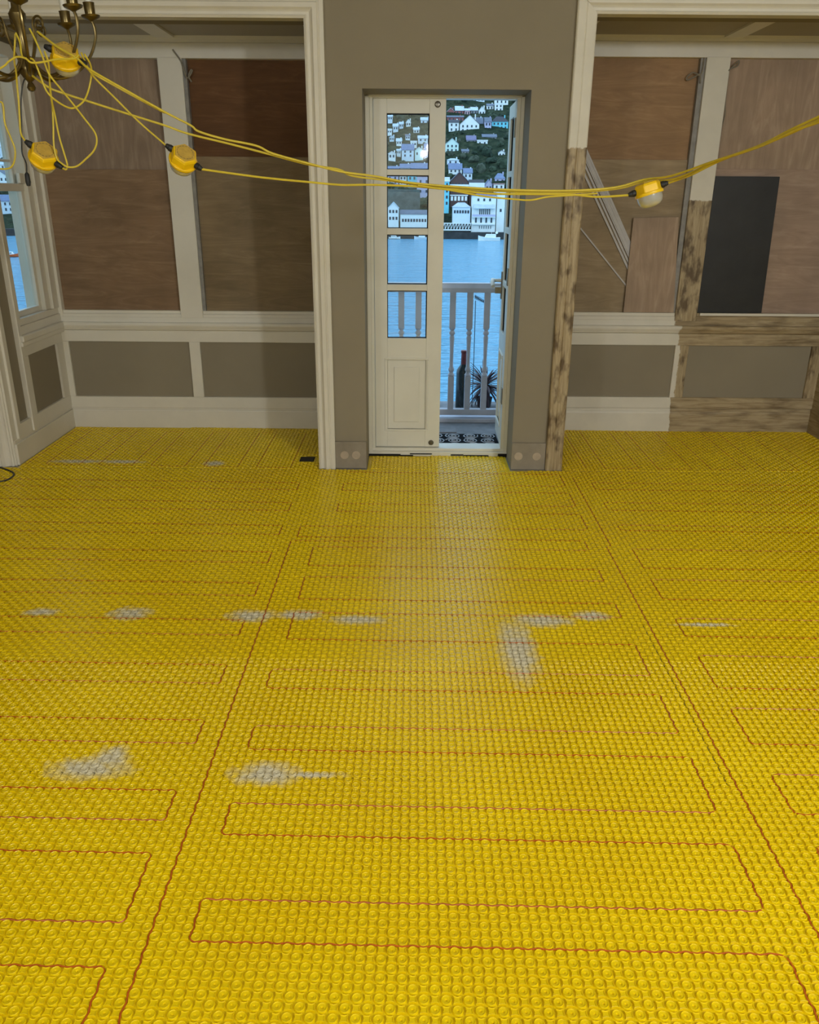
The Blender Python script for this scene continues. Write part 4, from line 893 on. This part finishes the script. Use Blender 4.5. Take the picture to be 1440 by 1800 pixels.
def boat(name, loc, L, label, hullc, rot=0, cab=True):
    r = empty(name, loc, (0,0,R(rot))); tag(r, label, 'boat', 'boats on the river'); k = L/10
    sec = [(-5,1.4,1.6),(-2,1.6,1.4),(2,1.4,1.6),(4,.8,2.0),(5.2,.06,2.4)]; vs_ = []
    for x, w_, h in sec: vs_ += [(x*k,-w_*k,h*k),(x*k,-w_*.6*k,-.2),(x*k,w_*.6*k,-.2),(x*k,w_*k,h*k)]
    MB().add(vs_, [(4*i+j,4*i+4+j,4*i+5+j,4*i+1+j) for i in range(4) for j in range(3)]+[(0,1,2,3)]+[(4*i,4*i+3,4*i+7,4*i+4) for i in range(4)]).build('hull', hullc, r)
    MB().box(-5*k,5*k,-1.62*k,-1.58*k,.1*k,.4*k).build('boot_stripe', M['quay'], r)
    if cab:
        c = MB().prism([(-3*k,1.4*k),(2.2*k,1.4*k),(1.4*k,3.0*k),(-3*k,3.0*k)], -1.1*k, 1.1*k, 'y').build('cabin', WC['white'], r)
        windows(c, -2.6*k, 1.2*k, 2.0*k, 2.8*k, 4, 1, .6*k, .5*k, -1.1*k); MB().tube([(-1*k,0,3*k),(-1*k,0,6*k)], .06*k, 6).build('mast', WC['white'], r)
        MB().lathe([(.05,0),(.6*k,.3*k),(.6*k,.9*k),(.1,1.1*k)], 10, Matrix.Translation((-3.4*k,0,3.0*k))).build('canopy', WC['white'], r)
    return r
boat('motor_boat', (40.0,440,-20.1), 11, 'white cabin cruiser moored under the tall white waterfront building', WC['white'], 180)
boat('motor_boat', (-9,450,-20.1), 6, 'small white boat by the quay seen in the third door pane, left', WC['white'], 0); boat('motor_boat', (5,450,-20.1), 7, 'small white boat by the quay seen in the third door pane, right', WC['ice'], 180)
M['orange'] = plain('orange_hull', S(214,96,40), .5, 0, .1, 1)
boat('motor_boat', (-143.5,303,-20.1), 6, 'small orange and white boat out on the water in the side window', M['orange'], 10)
# trees
import bmesh
M['tree'] = [plain('tree_green_%d' % i, c, .95, 0, .45, .55, 1.0, 1.2) for i, c in enumerate((S(38,52,36), S(54,66,46), S(66,72,56)))]
tmesh = []
for k in range(4):
    bm = bmesh.new()
    for j in range(4):
        c = Vector((random.uniform(-.45,.45), random.uniform(-.4,.4), random.uniform(.25,.75))) if j else Vector((0,0,.5)); rad = random.uniform(.38,.6) if j else .7
        q = bmesh.ops.create_icosphere(bm, subdivisions=2, radius=rad, matrix=Matrix.Translation(c))
        for vtx in q['verts']: vtx.co += (vtx.co-c)*random.uniform(-.28,.30)
    me = bpy.data.meshes.new('tree'); bm.to_mesh(me); bm.free(); tmesh.append(me)
def rect(x0, x1, y, z0, z1):
    a = [proj(x, y, z) for x in (x0, x1) for z in (z0, z1)]; return min(q[0] for q in a), max(q[0] for q in a), min(q[1] for q in a), max(q[1] for q in a)
HR = [(rect(q[0], q[1], q[2], q[3], q[3]+q[4]+q[5]), q) for q in HOUSES]
cnt = 0; tries = 0; placed = []; LT = ['dark green tree on the far hillside', 'mid green tree on the far hillside', 'olive green tree on the far hillside']
while cnt < 285 and tries < 9000:
    tries += 1; side = cnt % 4 == 3; y = random.uniform(470, 690); x = y*(random.uniform(-.56,-.40) if side else random.uniform(-.055,.135))
    rad = random.uniform(2.2, 5.2); z = hz(x, y)-rad*.35; tr = rect(x-rad, x+rad, y, z, z+rad*1.2); bad = (y < 482 or (y < 492 and -20 < x < 10)) and not side
    if any((x-a)**2+(y-b)**2 < (.95*(rad+c))**2 for a, b, c in placed): continue
    for hr, q in HR:
        if abs(x-(q[0]+q[1])/2) < rad*1.2+(q[1]-q[0])/2 and q[2]-rad*1.2 < y < q[2]+8+rad*1.2: bad = True; break
        if y < q[2]+1:
            ox = min(tr[1], hr[1])-max(tr[0], hr[0]); oy = min(tr[3], hr[3])-max(tr[2], hr[2])
            if ox > 0 and oy > 0 and (ox > .25*(hr[1]-hr[0]) and oy > .22*(hr[3]-hr[2])): bad = True; break
    if bad: continue
    placed.append((x, y, rad)); k = random.randrange(3); me = tmesh[random.randrange(4)]
    me2 = me if me.materials else me
    key = (me.name, k)
    if not hasattr(bpy, '_tm'): bpy._tm = {}
    if key not in bpy._tm: m2 = me.copy(); m2.materials.clear(); m2.materials.append(M['tree'][k]); bpy._tm[key] = m2
    o = bpy.data.objects.new('tree', bpy._tm[key]); col.objects.link(o); o.location = (x, y, z); o.rotation_euler = (0,0,random.random()*6.3); o.scale = (rad, rad, rad*random.uniform(.8,1.15))
    tag(o, LT[k], 'tree', LT[k].replace('tree', 'trees')); cnt += 1
del bpy._tm
